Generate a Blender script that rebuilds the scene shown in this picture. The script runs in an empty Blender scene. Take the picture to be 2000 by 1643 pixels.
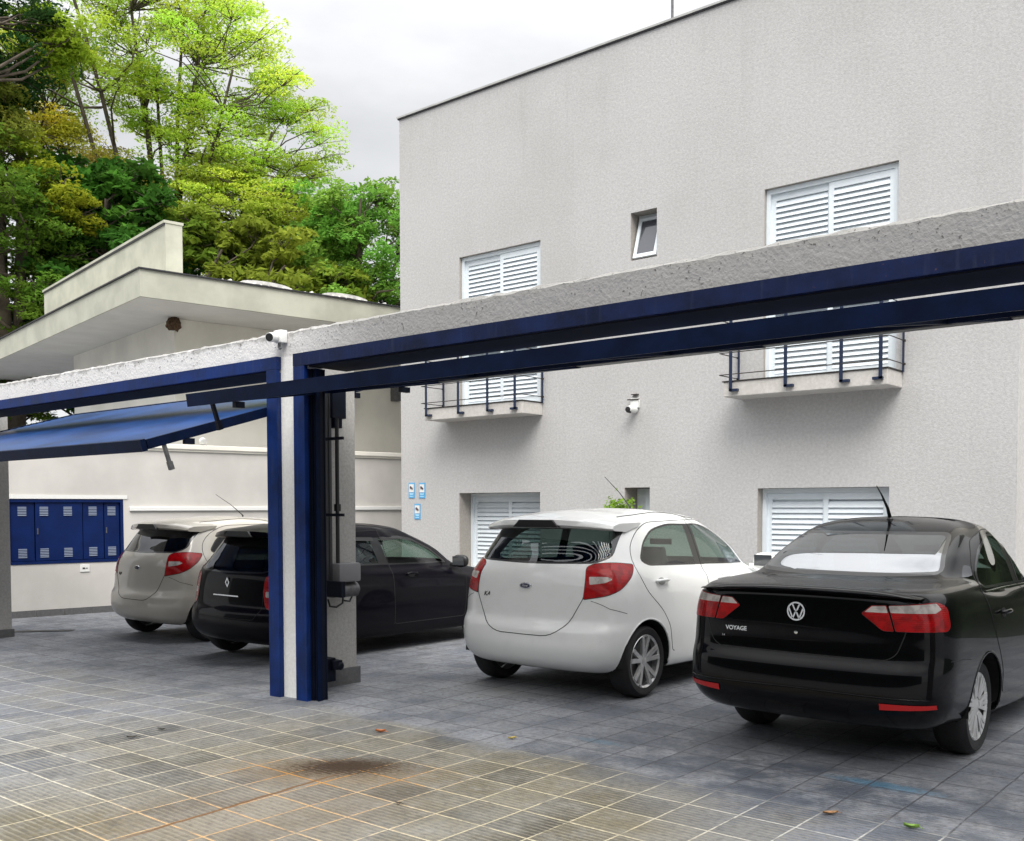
import bpy, bmesh, math, random
import numpy as np
from mathutils import Vector, Matrix
from mathutils.bvhtree import BVHTree

random.seed(7); RNG = np.random.default_rng(11)
SC = bpy.context.scene
COL = SC.collection
PI = math.pi
R = math.radians

# ------------------------------------------------------------------ camera
cam = bpy.data.objects.new('camera', bpy.data.cameras.new('camera'))
COL.objects.link(cam); SC.camera = cam
FW = Vector((-0.64219, 0.76553, -0.03943)); RT = Vector((0.76617, 0.64264, -0.00176))
FW.normalize(); RT = (RT - FW * RT.dot(FW)).normalized(); UP = RT.cross(FW)
cam.matrix_world = Matrix(((RT.x, UP.x, -FW.x, 0), (RT.y, UP.y, -FW.y, 0), (RT.z, UP.z, -FW.z, 1.54), (0, 0, 0, 1)))
cam.data.sensor_width = 36; cam.data.sensor_fit = 'HORIZONTAL'
cam.data.lens = 1958.9 / 2000 * 36
cam.data.shift_y = (1066.07 - 821.5) / 2000
cam.data.clip_start = 0.05; cam.data.clip_end = 600

# ------------------------------------------------------------------ light
SUN_EL, SUN_AZ = R(54), R(44)          # azimuth measured from +X towards -Y
sd = Vector((math.cos(SUN_EL) * math.cos(SUN_AZ), -math.cos(SUN_EL) * math.sin(SUN_AZ), math.sin(SUN_EL)))
W = bpy.data.worlds.new('World'); SC.world = W; W.use_nodes = True
nt = W.node_tree; nt.nodes.clear()
def wn(t, **k):
    n = nt.nodes.new(t)
    for a, v in k.items(): setattr(n, a, v)
    return n
sky = wn('ShaderNodeTexSky', sky_type='NISHITA', sun_disc=False)
sky.sun_elevation = SUN_EL; sky.sun_rotation = math.atan2(sd.x, sd.y)
bg1 = wn('ShaderNodeBackground'); bg1.inputs[1].default_value = 0.1
nt.links.new(sky.outputs[0], bg1.inputs[0])
tc = wn('ShaderNodeTexCoord')
sep = wn('ShaderNodeSeparateXYZ'); nt.links.new(tc.outputs['Generated'], sep.inputs[0])
mp = wn('ShaderNodeMapping'); mp.inputs['Scale'].default_value = (1, 1, 2.6); mp.inputs['Location'].default_value = (3.1, 1.7, .4)
nt.links.new(tc.outputs['Generated'], mp.inputs[0])
nz = wn('ShaderNodeTexNoise'); nz.inputs['Scale'].default_value = 2.1; nz.inputs['Detail'].default_value = 7; nz.inputs['Roughness'].default_value = .52
nt.links.new(mp.outputs[0], nz.inputs['Vector'])
rp = wn('ShaderNodeValToRGB'); rp.color_ramp.elements[0].position = .36; rp.color_ramp.elements[0].color = (.70, .705, .72, 1)
rp.color_ramp.elements[1].position = .6; rp.color_ramp.elements[1].color = (1.0, 1.0, 1.0, 1)
nt.links.new(nz.outputs[0], rp.inputs[0])
# an overcast sky is brighter towards the zenith
mr = wn('ShaderNodeMapRange'); mr.inputs['From Min'].default_value = 0.35; mr.inputs['From Max'].default_value = 1; mr.inputs['To Min'].default_value = .41; mr.inputs['To Max'].default_value = 1.8
nt.links.new(sep.outputs[2], mr.inputs[0])
bg2 = wn('ShaderNodeBackground'); nt.links.new(rp.outputs[0], bg2.inputs[0]); nt.links.new(mr.outputs[0], bg2.inputs[1])
mx = wn('ShaderNodeMixShader'); mx.inputs[0].default_value = .93
nt.links.new(bg1.outputs[0], mx.inputs[1]); nt.links.new(bg2.outputs[0], mx.inputs[2])
wo = wn('ShaderNodeOutputWorld'); nt.links.new(mx.outputs[0], wo.inputs[0])
sun = bpy.data.objects.new('sun', bpy.data.lights.new('sun', 'SUN')); COL.objects.link(sun)
sun.data.energy = 1.75; sun.data.angle = R(38); sun.data.color = (1, .96, .9)
sun.rotation_euler = sd.to_track_quat('Z', 'Y').to_euler()
SC.view_settings.view_transform = 'Standard'; SC.view_settings.look = 'None'
SC.view_settings.exposure = 1.12; SC.view_settings.gamma = 1
SC.cycles.max_bounces = 8; SC.cycles.transparent_max_bounces = 16

# ------------------------------------------------------------------ helpers
class G:
    """small expression helper for node materials"""
    def __init__(s, m): s.nt = m.node_tree
    def n(s, t, ins=None, **k):
        n = s.nt.nodes.new(t)
        for a, v in k.items(): setattr(n, a, v)
        for a, v in (ins or {}).items():
            if hasattr(v, 'is_output'): s.nt.links.new(v, n.inputs[a])
            else: n.inputs[a].default_value = v
        return n
    def m(s, op, a, b=0, c=0):
        n = s.nt.nodes.new('ShaderNodeMath'); n.operation = op
        for i, v in enumerate((a, b, c)):
            if hasattr(v, 'is_output'): s.nt.links.new(v, n.inputs[i])
            else: n.inputs[i].default_value = v
        return n.outputs[0]
    def mix(s, f, a, b, bt='MIX'):
        n = s.nt.nodes.new('ShaderNodeMix'); n.data_type = 'RGBA'; n.blend_type = bt
        for i, v in ((0, f), (6, a), (7, b)):
            if hasattr(v, 'is_output'): s.nt.links.new(v, n.inputs[i])
            else: n.inputs[i].default_value = v if i == 0 else (*v, 1)
        return n.outputs[2]
    def noise(s, vec, scale, detail=3, rough=.5):
        return s.n('ShaderNodeTexNoise', {'Vector': vec, 'Scale': scale, 'Detail': detail, 'Roughness': rough}).outputs[0]
    def pos(s): return s.n('ShaderNodeNewGeometry').outputs['Position']
    def obj(s): return s.n('ShaderNodeTexCoord').outputs['Object']
    def sm(s, v, a, b):   # smoothstep
        n = s.n('ShaderNodeMapRange', {'Value': v, 'From Min': a, 'From Max': b}, interpolation_type='SMOOTHSTEP'); return n.outputs[0]
    def bump(s, h, st, dist=.01):
        return s.n('ShaderNodeBump', {'Height': h, 'Strength': st, 'Distance': dist}).outputs[0]

def mat(name, base, rough=.6, metal=0, var=0, vscale=6, bump=0, bscale=60, coat=0, spec=.5, emis=None):
    m = bpy.data.materials.new(name); m.use_nodes = True
    g = G(m); b = m.node_tree.nodes['Principled BSDF']
    b.inputs['Base Color'].default_value = (*base, 1); b.inputs['Roughness'].default_value = rough
    b.inputs['Metallic'].default_value = metal; b.inputs['Coat Weight'].default_value = coat
    b.inputs['Coat Roughness'].default_value = .03
    b.inputs['Specular IOR Level'].default_value = spec
    if var or bump:
        o = g.obj()
        if var:
            f = g.noise(o, vscale, 6, .6)
            c = g.mix(g.sm(f, .3, .7), [x * (1 - var) for x in base], [min(1, x * (1 + var * .6)) for x in base])
            m.node_tree.links.new(c, b.inputs['Base Color'])
        if bump:
            f = g.noise(o, bscale, 4, .6)
            m.node_tree.links.new(g.bump(f, bump, .01), b.inputs['Normal'])
    return m

class MB:
    """collects shapes, links them as ONE mesh object"""
    def __init__(s): s.v = []; s.f = []; s.T = None
    def add(s, vs, fs):
        k = len(s.v)
        if s.T is not None: vs = [s.T @ Vector(v) for v in vs]
        s.v += [tuple(v) for v in vs]; s.f += [tuple(i + k for i in f) for f in fs]
        return s
    def box(s, x0, x1, y0, y1, z0, z1, bev=0):
        if x0 > x1: x0, x1 = x1, x0
        if y0 > y1: y0, y1 = y1, y0
        if bev:
            b = min(bev, (x1-x0)/3, (y1-y0)/3, (z1-z0)/3)
            bm = bmesh.new(); bmesh.ops.create_cube(bm, size=1)
            for v in bm.verts: v.co = Vector(((x0+x1)/2+v.co.x*(x1-x0), (y0+y1)/2+v.co.y*(y1-y0), (z0+z1)/2+v.co.z*(z1-z0)))
            bmesh.ops.bevel(bm, geom=list(bm.edges), offset=b, segments=2, affect='EDGES', profile=.6)
            bm.verts.index_update(); s.add([v.co[:] for v in bm.verts], [[v.index for v in f.verts] for f in bm.faces]); bm.free()
            return s
        return s.add([(x0,y0,z0),(x1,y0,z0),(x1,y1,z0),(x0,y1,z0),(x0,y0,z1),(x1,y0,z1),(x1,y1,z1),(x0,y1,z1)],
              [(0,3,2,1),(4,5,6,7),(0,1,5,4),(1,2,6,5),(2,3,7,6),(3,0,4,7)])
    def bar(s, a, b, w, h, up=(0,0,1)):
        a = Vector(a); b = Vector(b); d = (b-a).normalized(); x = d.cross(Vector(up)).normalized(); u = x.cross(d)
        vs = []
        for p in (a, b):
            for sx, sz in ((-1,-1),(1,-1),(1,1),(-1,1)): vs.append(p + x*w/2*sx + u*h/2*sz)
        return s.add(vs, [(3,2,1,0),(4,5,6,7),(0,1,5,4),(1,2,6,5),(2,3,7,6),(3,0,4,7)])
    def tube(s, pts, r, n=8, cap=True):
        pts = [Vector(p) for p in pts]; rs = r if hasattr(r, '__len__') else [r]*len(pts)
        vs = []; fs = []; prev = None
        for i, p in enumerate(pts):
            d = (pts[min(i+1, len(pts)-1)] - pts[max(i-1, 0)])
            d = d.normalized() if d.length > 1e-9 else Vector((0,0,1))
            if prev is None: x = d.orthogonal().normalized()
            else:
                x = prev - d*prev.dot(d); x = x.normalized() if x.length > 1e-6 else d.orthogonal().normalized()
            prev = x; y = d.cross(x)
            for k in range(n):
                t = 2*PI*k/n; vs.append(p + (x*math.cos(t)+y*math.sin(t))*rs[i])
        for i in range(len(pts)-1):
            for k in range(n):
                a = i*n+k; b = i*n+(k+1)%n; fs.append((a, b, b+n, a+n))
        if cap: fs.append(tuple(range(n))[::-1]); fs.append(tuple(range((len(pts)-1)*n, len(pts)*n)))
        return s.add(vs, fs)
    def lathe(s, prof, c=(0,0,0), axis='z', n=24, caps=True):
        vs = []; fs = []
        for r_, h in prof:
            for k in range(n):
                t = 2*PI*k/n; a, b = r_*math.cos(t), r_*math.sin(t)
                v = {'z': (a,b,h), 'x': (h,a,b), 'y': (b,h,a)}[axis]
                vs.append((v[0]+c[0], v[1]+c[1], v[2]+c[2]))
        for i in range(len(prof)-1):
            for k in range(n):
                a = i*n+k; b = i*n+(k+1)%n; fs.append((a, b, b+n, a+n))
        if caps: fs.append(tuple(range(n))[::-1]); fs.append(tuple(range((len(prof)-1)*n, len(prof)*n)))
        return s.add(vs, fs)
    def prism(s, poly, a0, a1, axis='y'):
        """poly is a list of (p,q); extruded along axis from a0 to a1"""
        f = {'y': lambda p,q,h: (p,h,q), 'x': lambda p,q,h: (h,p,q), 'z': lambda p,q,h: (p,q,h)}[axis]
        n = len(poly); vs = [f(p,q,a0) for p,q in poly] + [f(p,q,a1) for p,q in poly]
        fs = [tuple(range(n)), tuple(range(n, 2*n))[::-1]] + [(i, i+n, (i+1)%n+n, (i+1)%n) for i in range(n)]
        return s.add(vs, fs)
    def build(s, name, m, parent=None, smooth=False, angle=None):
        me = bpy.data.meshes.new(name); me.from_pydata(s.v, [], s.f)
        bm = bmesh.new(); bm.from_mesh(me); bmesh.ops.recalc_face_normals(bm, faces=bm.faces); bm.to_mesh(me); bm.free()
        if m: me.materials.append(m)
        if smooth or angle:
            me.polygons.foreach_set('use_smooth', [True]*len(me.polygons))
            if angle: me.set_sharp_from_angle(angle=R(angle))
        o = bpy.data.objects.new(name, me); COL.objects.link(o)
        if parent: o.parent = parent
        return o

def tag(o, label=None, cat=None, group=None, kind=None):
    if label: o['label'] = label
    if cat: o['category'] = cat
    if group: o['group'] = group
    if kind: o['kind'] = kind
    return o
def empty(name, loc, rz=0):
    o = bpy.data.objects.new(name, None); COL.objects.link(o); o.location = loc; o.rotation_euler = (0, 0, rz); o.empty_display_size = .2
    return o
def copy_tree(o, parent=None):
    c = o.copy(); COL.objects.link(c); c.parent = parent
    for ch in [x for x in bpy.data.objects if x.parent == o]: copy_tree(ch, c)
    return c
def gz(x, y=0):                       # the court falls about 10 cm towards the left wall
    t = min(1, max(0, (-5.8 - x) / 4.0)); return -.1 * t*t*(3-2*t)

# ------------------------------------------------------------------ materials
M = {}
def steel_paint(name, base):
    """brushed-on paint: uneven gloss, runs, dust and a few rusty chips"""
    m = bpy.data.materials.new(name); m.use_nodes = True; g = G(m); b = m.node_tree.nodes['Principled BSDF']; p = g.pos(); L = m.node_tree.links
    f = g.noise(p, 3.5, 5, .65); f2 = g.noise(p, 28, 5, .7)
    mp_ = g.n('ShaderNodeMapping', {'Vector': p, 'Scale': (14, 14, 1.2)}).outputs[0]; run = g.noise(mp_, 1.5, 4, .6)
    c = g.mix(g.sm(f, .3, .7), [x*.6 for x in base], [x*1.45 for x in base])
    c = g.mix(g.m('MULTIPLY', g.sm(run, .52, .75), .22), c, (.05, .065, .10))
    c = g.mix(g.m('MULTIPLY', g.sm(f2, .66, .70), .8), c, (.10, .045, .02))
    L.new(c, b.inputs['Base Color']); L.new(g.m('ADD', .34, g.m('MULTIPLY', f, .3)), b.inputs['Roughness']); b.inputs['Specular IOR Level'].default_value = .22
    L.new(g.bump(g.m('ADD', f2, g.m('MULTIPLY', run, 1.2)), .18, .006), b.inputs['Normal']); return m
M['cream'] = mat('cream_render', (.80, .775, .70), .9, var=.10, vscale=.9, bump=.15, bscale=90)
M['white_wall'] = mat('white_wall_paint', (.565, .545, .515), .9, var=.13, vscale=.8, bump=.15, bscale=70)
M['eave'] = mat('eave_paint', (.48, .48, .40), .85, var=.16, vscale=1.6, bump=.1, bscale=40)
M['soffit'] = mat('soffit_paint', (.68, .67, .64), .9, var=.06, vscale=2)
M['white_alu'] = mat('white_aluminium', (.74, .80, .84), .35, var=.03, vscale=9)
M['dark_edge'] = mat('dark_flashing', (.03, .03, .035), .6)
M['blue'] = steel_paint('blue_gate_paint', (.0015, .016, .095)); M['navy'] = steel_paint('navy_gate_paint', (.001, .0065, .036))  # darker copy of the blue: the right gate head's shade is painted in
M['blue2'] = mat('blue_cabinet_paint', (.002, .014, .085), .45, var=.2, vscale=4, spec=.2)
M['dark_steel'] = mat('dark_navy_steel', (.003, .005, .014), .5, var=.3, vscale=8, spec=.2)
M['black'] = mat('black_plastic', (.012, .012, .013), .45)
M['grey_metal'] = mat('grey_metal', (.14, .14, .145), .5, .5, var=.3, vscale=20)
M['white_plastic'] = mat('white_plastic', (.75, .75, .73), .4)
M['rail'] = mat('blue_black_railing_paint', (.008, .018, .05), .4)
M['wire'] = mat('railing_wire', (.05, .045, .04), .5, .5)

def stucco(name, c0, c1, sc=1.0):
    m = bpy.data.materials.new(name); m.use_nodes = True; g = G(m); b = m.node_tree.nodes['Principled BSDF']
    p = g.pos(); f1 = g.noise(p, 30*sc, 6, .7); f2 = g.noise(p, .6, 4, .6); f3 = g.noise(p, 75*sc, 3, .6)
    c = g.mix(g.sm(f1, .32, .70), c0, c1)
    c = g.mix(g.m('MULTIPLY', g.sm(f2, .35, .75), .22), c, (.30, .285, .27))
    z = g.n('ShaderNodeSeparateXYZ', {0: p}).outputs[2]
    mp_ = g.n('ShaderNodeMapping', {'Vector': p, 'Scale': (5, 5, .32)}).outputs[0]; run = g.sm(g.noise(mp_, 1.0, 5, .65), .50, .72)
    top = g.m('ADD', g.sm(z, 6.0, 7.8), g.m('MULTIPLY', g.m('SUBTRACT', 1, g.sm(z, .2, 1.2)), 1.0))
    c = g.mix(g.m('MULTIPLY', run, g.m('ADD', .05, g.m('MULTIPLY', top, .09))), c, (.22, .21, .195))
    m.node_tree.links.new(c, b.inputs['Base Color']); b.inputs['Roughness'].default_value = .92
    b.inputs['Specular IOR Level'].default_value = .25
    m.node_tree.links.new(g.bump(g.m('ADD', g.m('MULTIPLY', f1, .7), f3), .32, .010), b.inputs['Normal'])
    return m
M['stucco'] = stucco('grey_beige_stucco', (.44, .434, .430), (.545, .54, .535))
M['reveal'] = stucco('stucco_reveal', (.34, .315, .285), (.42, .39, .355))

def concrete_beam():
    m = bpy.data.materials.new('painted_concrete_beam'); m.use_nodes = True; g = G(m); b = m.node_tree.nodes['Principled BSDF']
    p = g.pos(); sp = g.n('ShaderNodeSeparateXYZ', {0: p}); x, z = sp.outputs[0], sp.outputs[2]
    f = g.noise(p, 9, 6, .65); f2 = g.noise(p, 45, 4, .6); f3 = g.noise(p, 2.2, 4, .6)
    base = g.mix(g.sm(x, -7.2, -5.2), (.66, .65, .64), (.27, .265, .258))         # the right bay is greyer and darker
    edge = g.m('ADD', g.sm(z, 2.83, 2.95), g.m('MULTIPLY', g.m('SUBTRACT', f, .5), 2.2))
    c = g.mix(g.m('MULTIPLY', g.sm(edge, .45, .95), .75), base, (.27, .265, .25))
    pit = g.m('MULTIPLY', g.sm(f2, .60, .68), g.sm(g.m('ADD', f3, g.m('MULTIPLY', g.sm(z, 2.75, 2.95), .18)), .52, .62))
    c = g.mix(pit, c, (.075, .07, .065))
    m.node_tree.links.new(c, b.inputs['Base Color']); b.inputs['Roughness'].default_value = .9
    m.node_tree.links.new(g.bump(g.m('ADD', f, g.m('MULTIPLY', f2, .7)), .6, .015), b.inputs['Normal'])
    return m
M['beam'] = concrete_beam()
M['pillar'] = stucco('pillar_render', (.36, .35, .33), (.47, .46, .44), 1.3)
M['pillar_white'] = stucco('white_pillar_face', (.66, .66, .65), (.76, .76, .75), 1.3)
M['slab'] = stucco('balcony_slab_render', (.50, .48, .45), (.60, .575, .545), .7)

def tile_dark():
    m = bpy.data.materials.new('dark_skirting_tile'); m.use_nodes = True; g = G(m); b = m.node_tree.nodes['Principled BSDF']
    o = g.obj(); f = g.noise(o, 30, 4, .7)
    m.node_tree.links.new(g.mix(f, (.05, .05, .055), (.17, .17, .17)), b.inputs['Base Color']); b.inputs['Roughness'].default_value = .7
    return m
M['skirt'] = tile_dark()

def paving():
    m = bpy.data.materials.new('grooved_tile_paving'); m.use_nodes = True; g = G(m); b = m.node_tree.nodes['Principled BSDF']
    L = m.node_tree.links
    p = g.pos()
    wob = g.m('MULTIPLY', g.m('SUBTRACT', g.noise(p, 1.1, 2), .5), .03)
    sp = g.n('ShaderNodeSeparateXYZ', {0: p}); X, Y = g.m('ADD', sp.outputs[0], wob), g.m('ADD', sp.outputs[1], wob)
    u = g.m('DIVIDE', g.m('ADD', X, 3.785 + 40*.2952), .2952); v = g.m('DIVIDE', g.m('ADD', Y, -4.821 + 40*.3153), .3153)
    fu, fv = g.m('FRACT', u), g.m('FRACT', v)
    du = g.m('MINIMUM', fu, g.m('SUBTRACT', 1, fu)); dv = g.m('MINIMUM', fv, g.m('SUBTRACT', 1, fv))
    jn = g.m('MULTIPLY', g.m('SUBTRACT', g.noise(p, 25, 3), .5), .03)
    d = g.m('ADD', g.m('MINIMUM', du, dv), jn)
    inside = g.sm(g.m('ADD', sp.outputs[1], g.m('MULTIPLY', g.m('SUBTRACT', g.noise(p, 1.3, 3), .5), .8)), 4.65, 5.05)
    joint = g.m('SUBTRACT', 1, g.sm(d, .006, .026))
    cell = g.n('ShaderNodeCombineXYZ', {0: g.m('FLOOR', u), 1: g.m('FLOOR', v)}).outputs[0]
    rnd = g.n('ShaderNodeTexWhiteNoise', {0: cell}, noise_dimensions='3D').outputs[0]
    st = g.m('SINE', g.m('MULTIPLY', fv, 2*PI*9))                     # nine ribs across each tile
    n1 = g.noise(p, 2.0, 5, .6); n2 = g.noise(p, 26, 5, .65); n3 = g.noise(p, .55, 3, .55); n4 = g.noise(p, 90, 2, .6)
    warm = g.mix(rnd, (.056, .050, .034), (.145, .127, .083)); cool = g.mix(rnd, (.105, .118, .145), (.195, .208, .236))
    wd = g.m('SQRT', g.m('ADD', g.m('POWER', g.m('MULTIPLY', g.m('ADD', sp.outputs[0], 3.9), .8), 2), g.m('POWER', g.m('SUBTRACT', sp.outputs[1], 3.2), 2)))
    tone = g.m('MINIMUM', 1, g.m('ADD', g.m('MAXIMUM', inside, g.sm(g.m('ADD', wd, g.m('MULTIPLY', g.m('SUBTRACT', n3, .5), 1.6)), 1.1, 2.9)), g.m('MULTIPLY', g.sm(n3, .45, .62), .25)))
    c = g.mix(tone, warm, cool)
    c = g.mix(g.m('MULTIPLY', g.sm(n1, .38, .66), .5), c, g.mix(inside, (.21, .207, .19), (.30, .31, .325)))
    c = g.mix(g.m('MULTIPLY', g.sm(n2, .42, .7), .5), c, (.05, .05, .055)); c = g.mix(g.m('MULTIPLY', g.sm(g.noise(p, 7, 4, .7), .5, .75), .5), c, (.235, .23, .215)); c = g.mix(g.m('MULTIPLY', g.sm(g.noise(p, 3.1, 5, .7), .52, .7), .45), c, (.05, .05, .052))
    ribw = g.m('ADD', st, g.m('MULTIPLY', g.m('SUBTRACT', g.noise(p, 17, 4, .7), .5), 4.0))
    ribf = g.m('MULTIPLY', g.m('MULTIPLY', g.sm(ribw, .1, .9), g.m('ADD', .35, g.m('MULTIPLY', g.sm(g.noise(p, 2.7, 3), .35, .6), .65))), g.m('SUBTRACT', .52, g.m('MULTIPLY', inside, .22)))
    c = g.mix(ribf, c, (.235, .218, .175))
    # dark wet band and paint smears inside the gate
    band = g.m('SUBTRACT', 1, g.sm(g.m('ABSOLUTE', g.m('SUBTRACT', sp.outputs[1], 5.25)), .25, .8))
    wet = g.m('MULTIPLY', g.m('MULTIPLY', g.sm(g.noise(p, 3.3, 6, .7), .36, .62), g.m('MAXIMUM', g.m('MULTIPLY', inside, .5), band)), g.m('MULTIPLY', g.sm(sp.outputs[0], -4.6, -3.2), .85))
    c = g.mix(wet, c, (.055, .065, .085))
    def spot(cx, cy, rx, ry, ang, amp):
        dx = g.m('SUBTRACT', sp.outputs[0], cx); dy = g.m('SUBTRACT', sp.outputs[1], cy)
        ca, sa = math.cos(ang), math.sin(ang)
        a = g.m('DIVIDE', g.m('ADD', g.m('MULTIPLY', dx, ca), g.m('MULTIPLY', dy, sa)), rx)
        e = g.m('DIVIDE', g.m('SUBTRACT', g.m('MULTIPLY', dy, ca), g.m('MULTIPLY', dx, sa)), ry)
        q = g.m('SQRT', g.m('ADD', g.m('MULTIPLY', a, a), g.m('MULTIPLY', e, e)))
        q = g.m('ADD', q, g.m('MULTIPLY', g.m('SUBTRACT', n2, .5), 1.1))
        return g.m('MULTIPLY', g.m('SUBTRACT', 1, g.sm(q, .25, 1.0)), amp)
    c = g.mix(spot(-1.95, 5.5, .42, .1, 0, .5), c, (.05, .17, .27))
    c = g.mix(spot(-3.75, 5.35, .25, .07, 0, .4), c, (.08, .16, .22))
    c = g.mix(spot(-5.4, 6.4, .8, .7, .3, .35), c, (.38, .38, .37))
    rust = g.m('MAXIMUM', spot(-4.5, 3.72, .95, .45, .5, .95), spot(-4.2, 3.0, 1.3, .9, 1.3, .45))
    jc = g.mix(inside, g.mix(tone, (.43, .38, .26), (.42, .42, .40)), (.06, .06, .07))
    jc = g.mix(g.m('MINIMUM', 1, g.m('MULTIPLY', rust, 1.5)), jc, (.42, .20, .04))
    c = g.mix(g.m('MULTIPLY', rust, .38), c, (.17, .10, .03))
    ja = g.m('MULTIPLY', joint, g.m('MULTIPLY', g.sm(g.noise(p, 6, 4, .7), .28, .52), .95))
    c = g.mix(ja, c, jc)
    # oil patch and the rusty trickle along one joint
    oil = g.m('MULTIPLY', spot(-4.52, 3.86, .55, .30, .7, 1), g.sm(g.m('ADD', g.noise(p, 38, 4, .7), g.m('MULTIPLY', st, .10)), .38, .56)); c = g.mix(oil, c, (.035, .02, .008)); c = g.mix(spot(-4.55, 3.88, .38, .22, .7, 1.0), c, (.028, .015, .006))
    t = g.m('SUBTRACT', g.m('SUBTRACT', sp.outputs[0], -4.34), g.m('MULTIPLY', g.m('SUBTRACT', sp.outputs[1], 2.32), -.075))
    t = g.m('ABSOLUTE', g.m('ADD', t, g.m('MULTIPLY', g.m('SUBTRACT', g.noise(p, 9, 4, .7), .5), .045)))
    tr = g.m('MULTIPLY', g.m('SUBTRACT', 1, g.sm(t, .006, .02)), g.m('MULTIPLY', g.sm(sp.outputs[1], 2.2, 2.6), g.m('SUBTRACT', 1, g.sm(sp.outputs[1], 3.6, 3.8))))
    c = g.mix(g.m('MULTIPLY', tr, .85), c, (.11, .05, .015))
    L.new(c, b.inputs['Base Color']); L.new(g.m('SUBTRACT', .82, g.m('MULTIPLY', wet, .35)), b.inputs['Roughness']); b.inputs['Specular IOR Level'].default_value = .3
    h = g.m('ADD', g.m('MULTIPLY', st, .25), g.m('ADD', g.m('MULTIPLY', n2, 1.3), g.m('MULTIPLY', n4, .5)))
    h = g.m('SUBTRACT', h, g.m('MULTIPLY', joint, .9))
    L.new(g.bump(h, .55, .008), b.inputs['Normal'])
    return m
M['paving'] = paving()

# ------------------------------------------------------------------ ground
def ground():
    xs = sorted(set(list(np.arange(-30, 12.1, .5)) + [-300, -120, -60, 40, 120, 300])); ys = [-300, -60, -20, 0, 2, 4, 6, 8, 12, 20, 60, 300]
    vs = [(x, y, gz(x)) for y in ys for x in xs]; n = len(xs)
    fs = [(j*n+i, j*n+i+1, (j+1)*n+i+1, (j+1)*n+i) for j in range(len(ys)-1) for i in range(n-1)]
    mb = MB(); mb.add(vs, fs); o = mb.build('ground', M['paving'], smooth=True); tag(o, kind='structure'); o['label'] = 'grooved grey square paving tiles with cream joints'
ground()
# ------------------------------------------------------------------ apartment building on the right
YB = 11.5; XL, XR, ZT = -12.02, -2.72, 7.80
def wall_with_holes(mb, rb, x0, x1, z0, z1, y, holes):
    xs = sorted({x0, x1, *[h[0] for h in holes], *[h[1] for h in holes]}); zs = sorted({z0, z1, *[h[2] for h in holes], *[h[3] for h in holes]})
    for i in range(len(xs)-1):
        for j in range(len(zs)-1):
            cx, cz = (xs[i]+xs[i+1])/2, (zs[j]+zs[j+1])/2
            if any(h[0] < cx < h[1] and h[2] < cz < h[3] for h in holes): continue
            mb.add([(xs[i],y,zs[j]),(xs[i+1],y,zs[j]),(xs[i+1],y,zs[j+1]),(xs[i],y,zs[j+1])], [(0,1,2,3)])
    for a, b, c, d, dep in holes:
        Y2 = y + dep
        q = MB(); q.add([(a,y,c),(b,y,c),(b,y,d),(a,y,d),(a,Y2,c),(b,Y2,c),(b,Y2,d),(a,Y2,d)], [(0,4,5,1),(1,5,6,2),(2,6,7,3),(3,7,4,0)]); rb.append(q)
H_up1 = (-10.70, -9.10, 3.04, 5.385, .30); H_up2 = (-5.61, -3.99, 3.04, 5.40, .30)
H_lo1 = (-10.72, -9.11, .55, 1.745, .45); H_lo2 = (-5.67, -4.05, .55, 1.755, .45)
H_s1 = (-7.55, -7.14, 4.84, 5.475, .40); H_s2 = (-7.637, -7.236, 1.10, 1.79, .40)
bld = empty('apartment_building', ((XL+XR)/2, YB, 0))
tag(bld, 'tall grey beige rendered building with white louvred windows and two small balconies', 'building')
bld_loc = Vector(bld.location)
def child(mb, name, m, parent, **k):
    """parts are built in world coordinates; shift them into their parent's frame"""
    o = mb.build(name, m, None, **k); par = parent
    off = Vector((0, 0, 0)); q = par
    M4 = Matrix.Identity(4)
    chain = []
    while q is not None: chain.append(q); q = q.parent
    for q in reversed(chain): M4 = M4 @ (Matrix.Translation(q.location) @ q.rotation_euler.to_matrix().to_4x4())
    o.data.transform(M4.inverted()); o.parent = parent
    return o
w = MB(); rv = []
wall_with_holes(w, rv, XL, XR, -.3, ZT, YB, [H_up1, H_up2, H_lo1, H_lo2, H_s1, H_s2])
w.add([(XL,YB,-.3),(XL,YB+12,-.3),(XL,YB+12,ZT),(XL,YB,ZT)], [(0,3,2,1)])
w.add([(XR,YB,-.3),(XR,YB+12,-.3),(XR,YB+12,ZT),(XR,YB,ZT)], [(0,1,2,3)])
w.add([(XL,YB+12,-.3),(XR,YB+12,-.3),(XR,YB+12,ZT),(XL,YB+12,ZT)], [(0,3,2,1)])
w.add([(XL,YB,ZT-.05),(XR,YB,ZT-.05),(XR,YB+12,ZT-.05),(XL,YB+12,ZT-.05)], [(0,1,2,3)])
M['cap_grey'] = mat('light_grey_cap', (.42, .42, .41), .7, var=.2, vscale=3)
wo_ = child(w, 'wall', M['stucco'], bld)
for q_ in rv: child(q_, 'window_reveal', M['reveal'], bld)
c = MB(); c.box(XL-.02, XR+.02, YB-.022, YB+.25, ZT, ZT+.018); c.box(XL-.02, XL+.2, YB+.25, YB+12, ZT, ZT+.018)
child(c, 'roof_flashing', M['dark_edge'], bld)
c = MB(); c.box(XL-.03, XR+.03, YB-.034, YB+.25, ZT+.0185, ZT+.045)
child(c, 'parapet_cap', M['cap_grey'], bld)
c = MB(); c.tube([(-7.10, YB+.3, ZT), (-7.10, YB+.3, ZT+1.6)], .018); child(c, 'lightning_rod', M['grey_metal'], bld)

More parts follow.
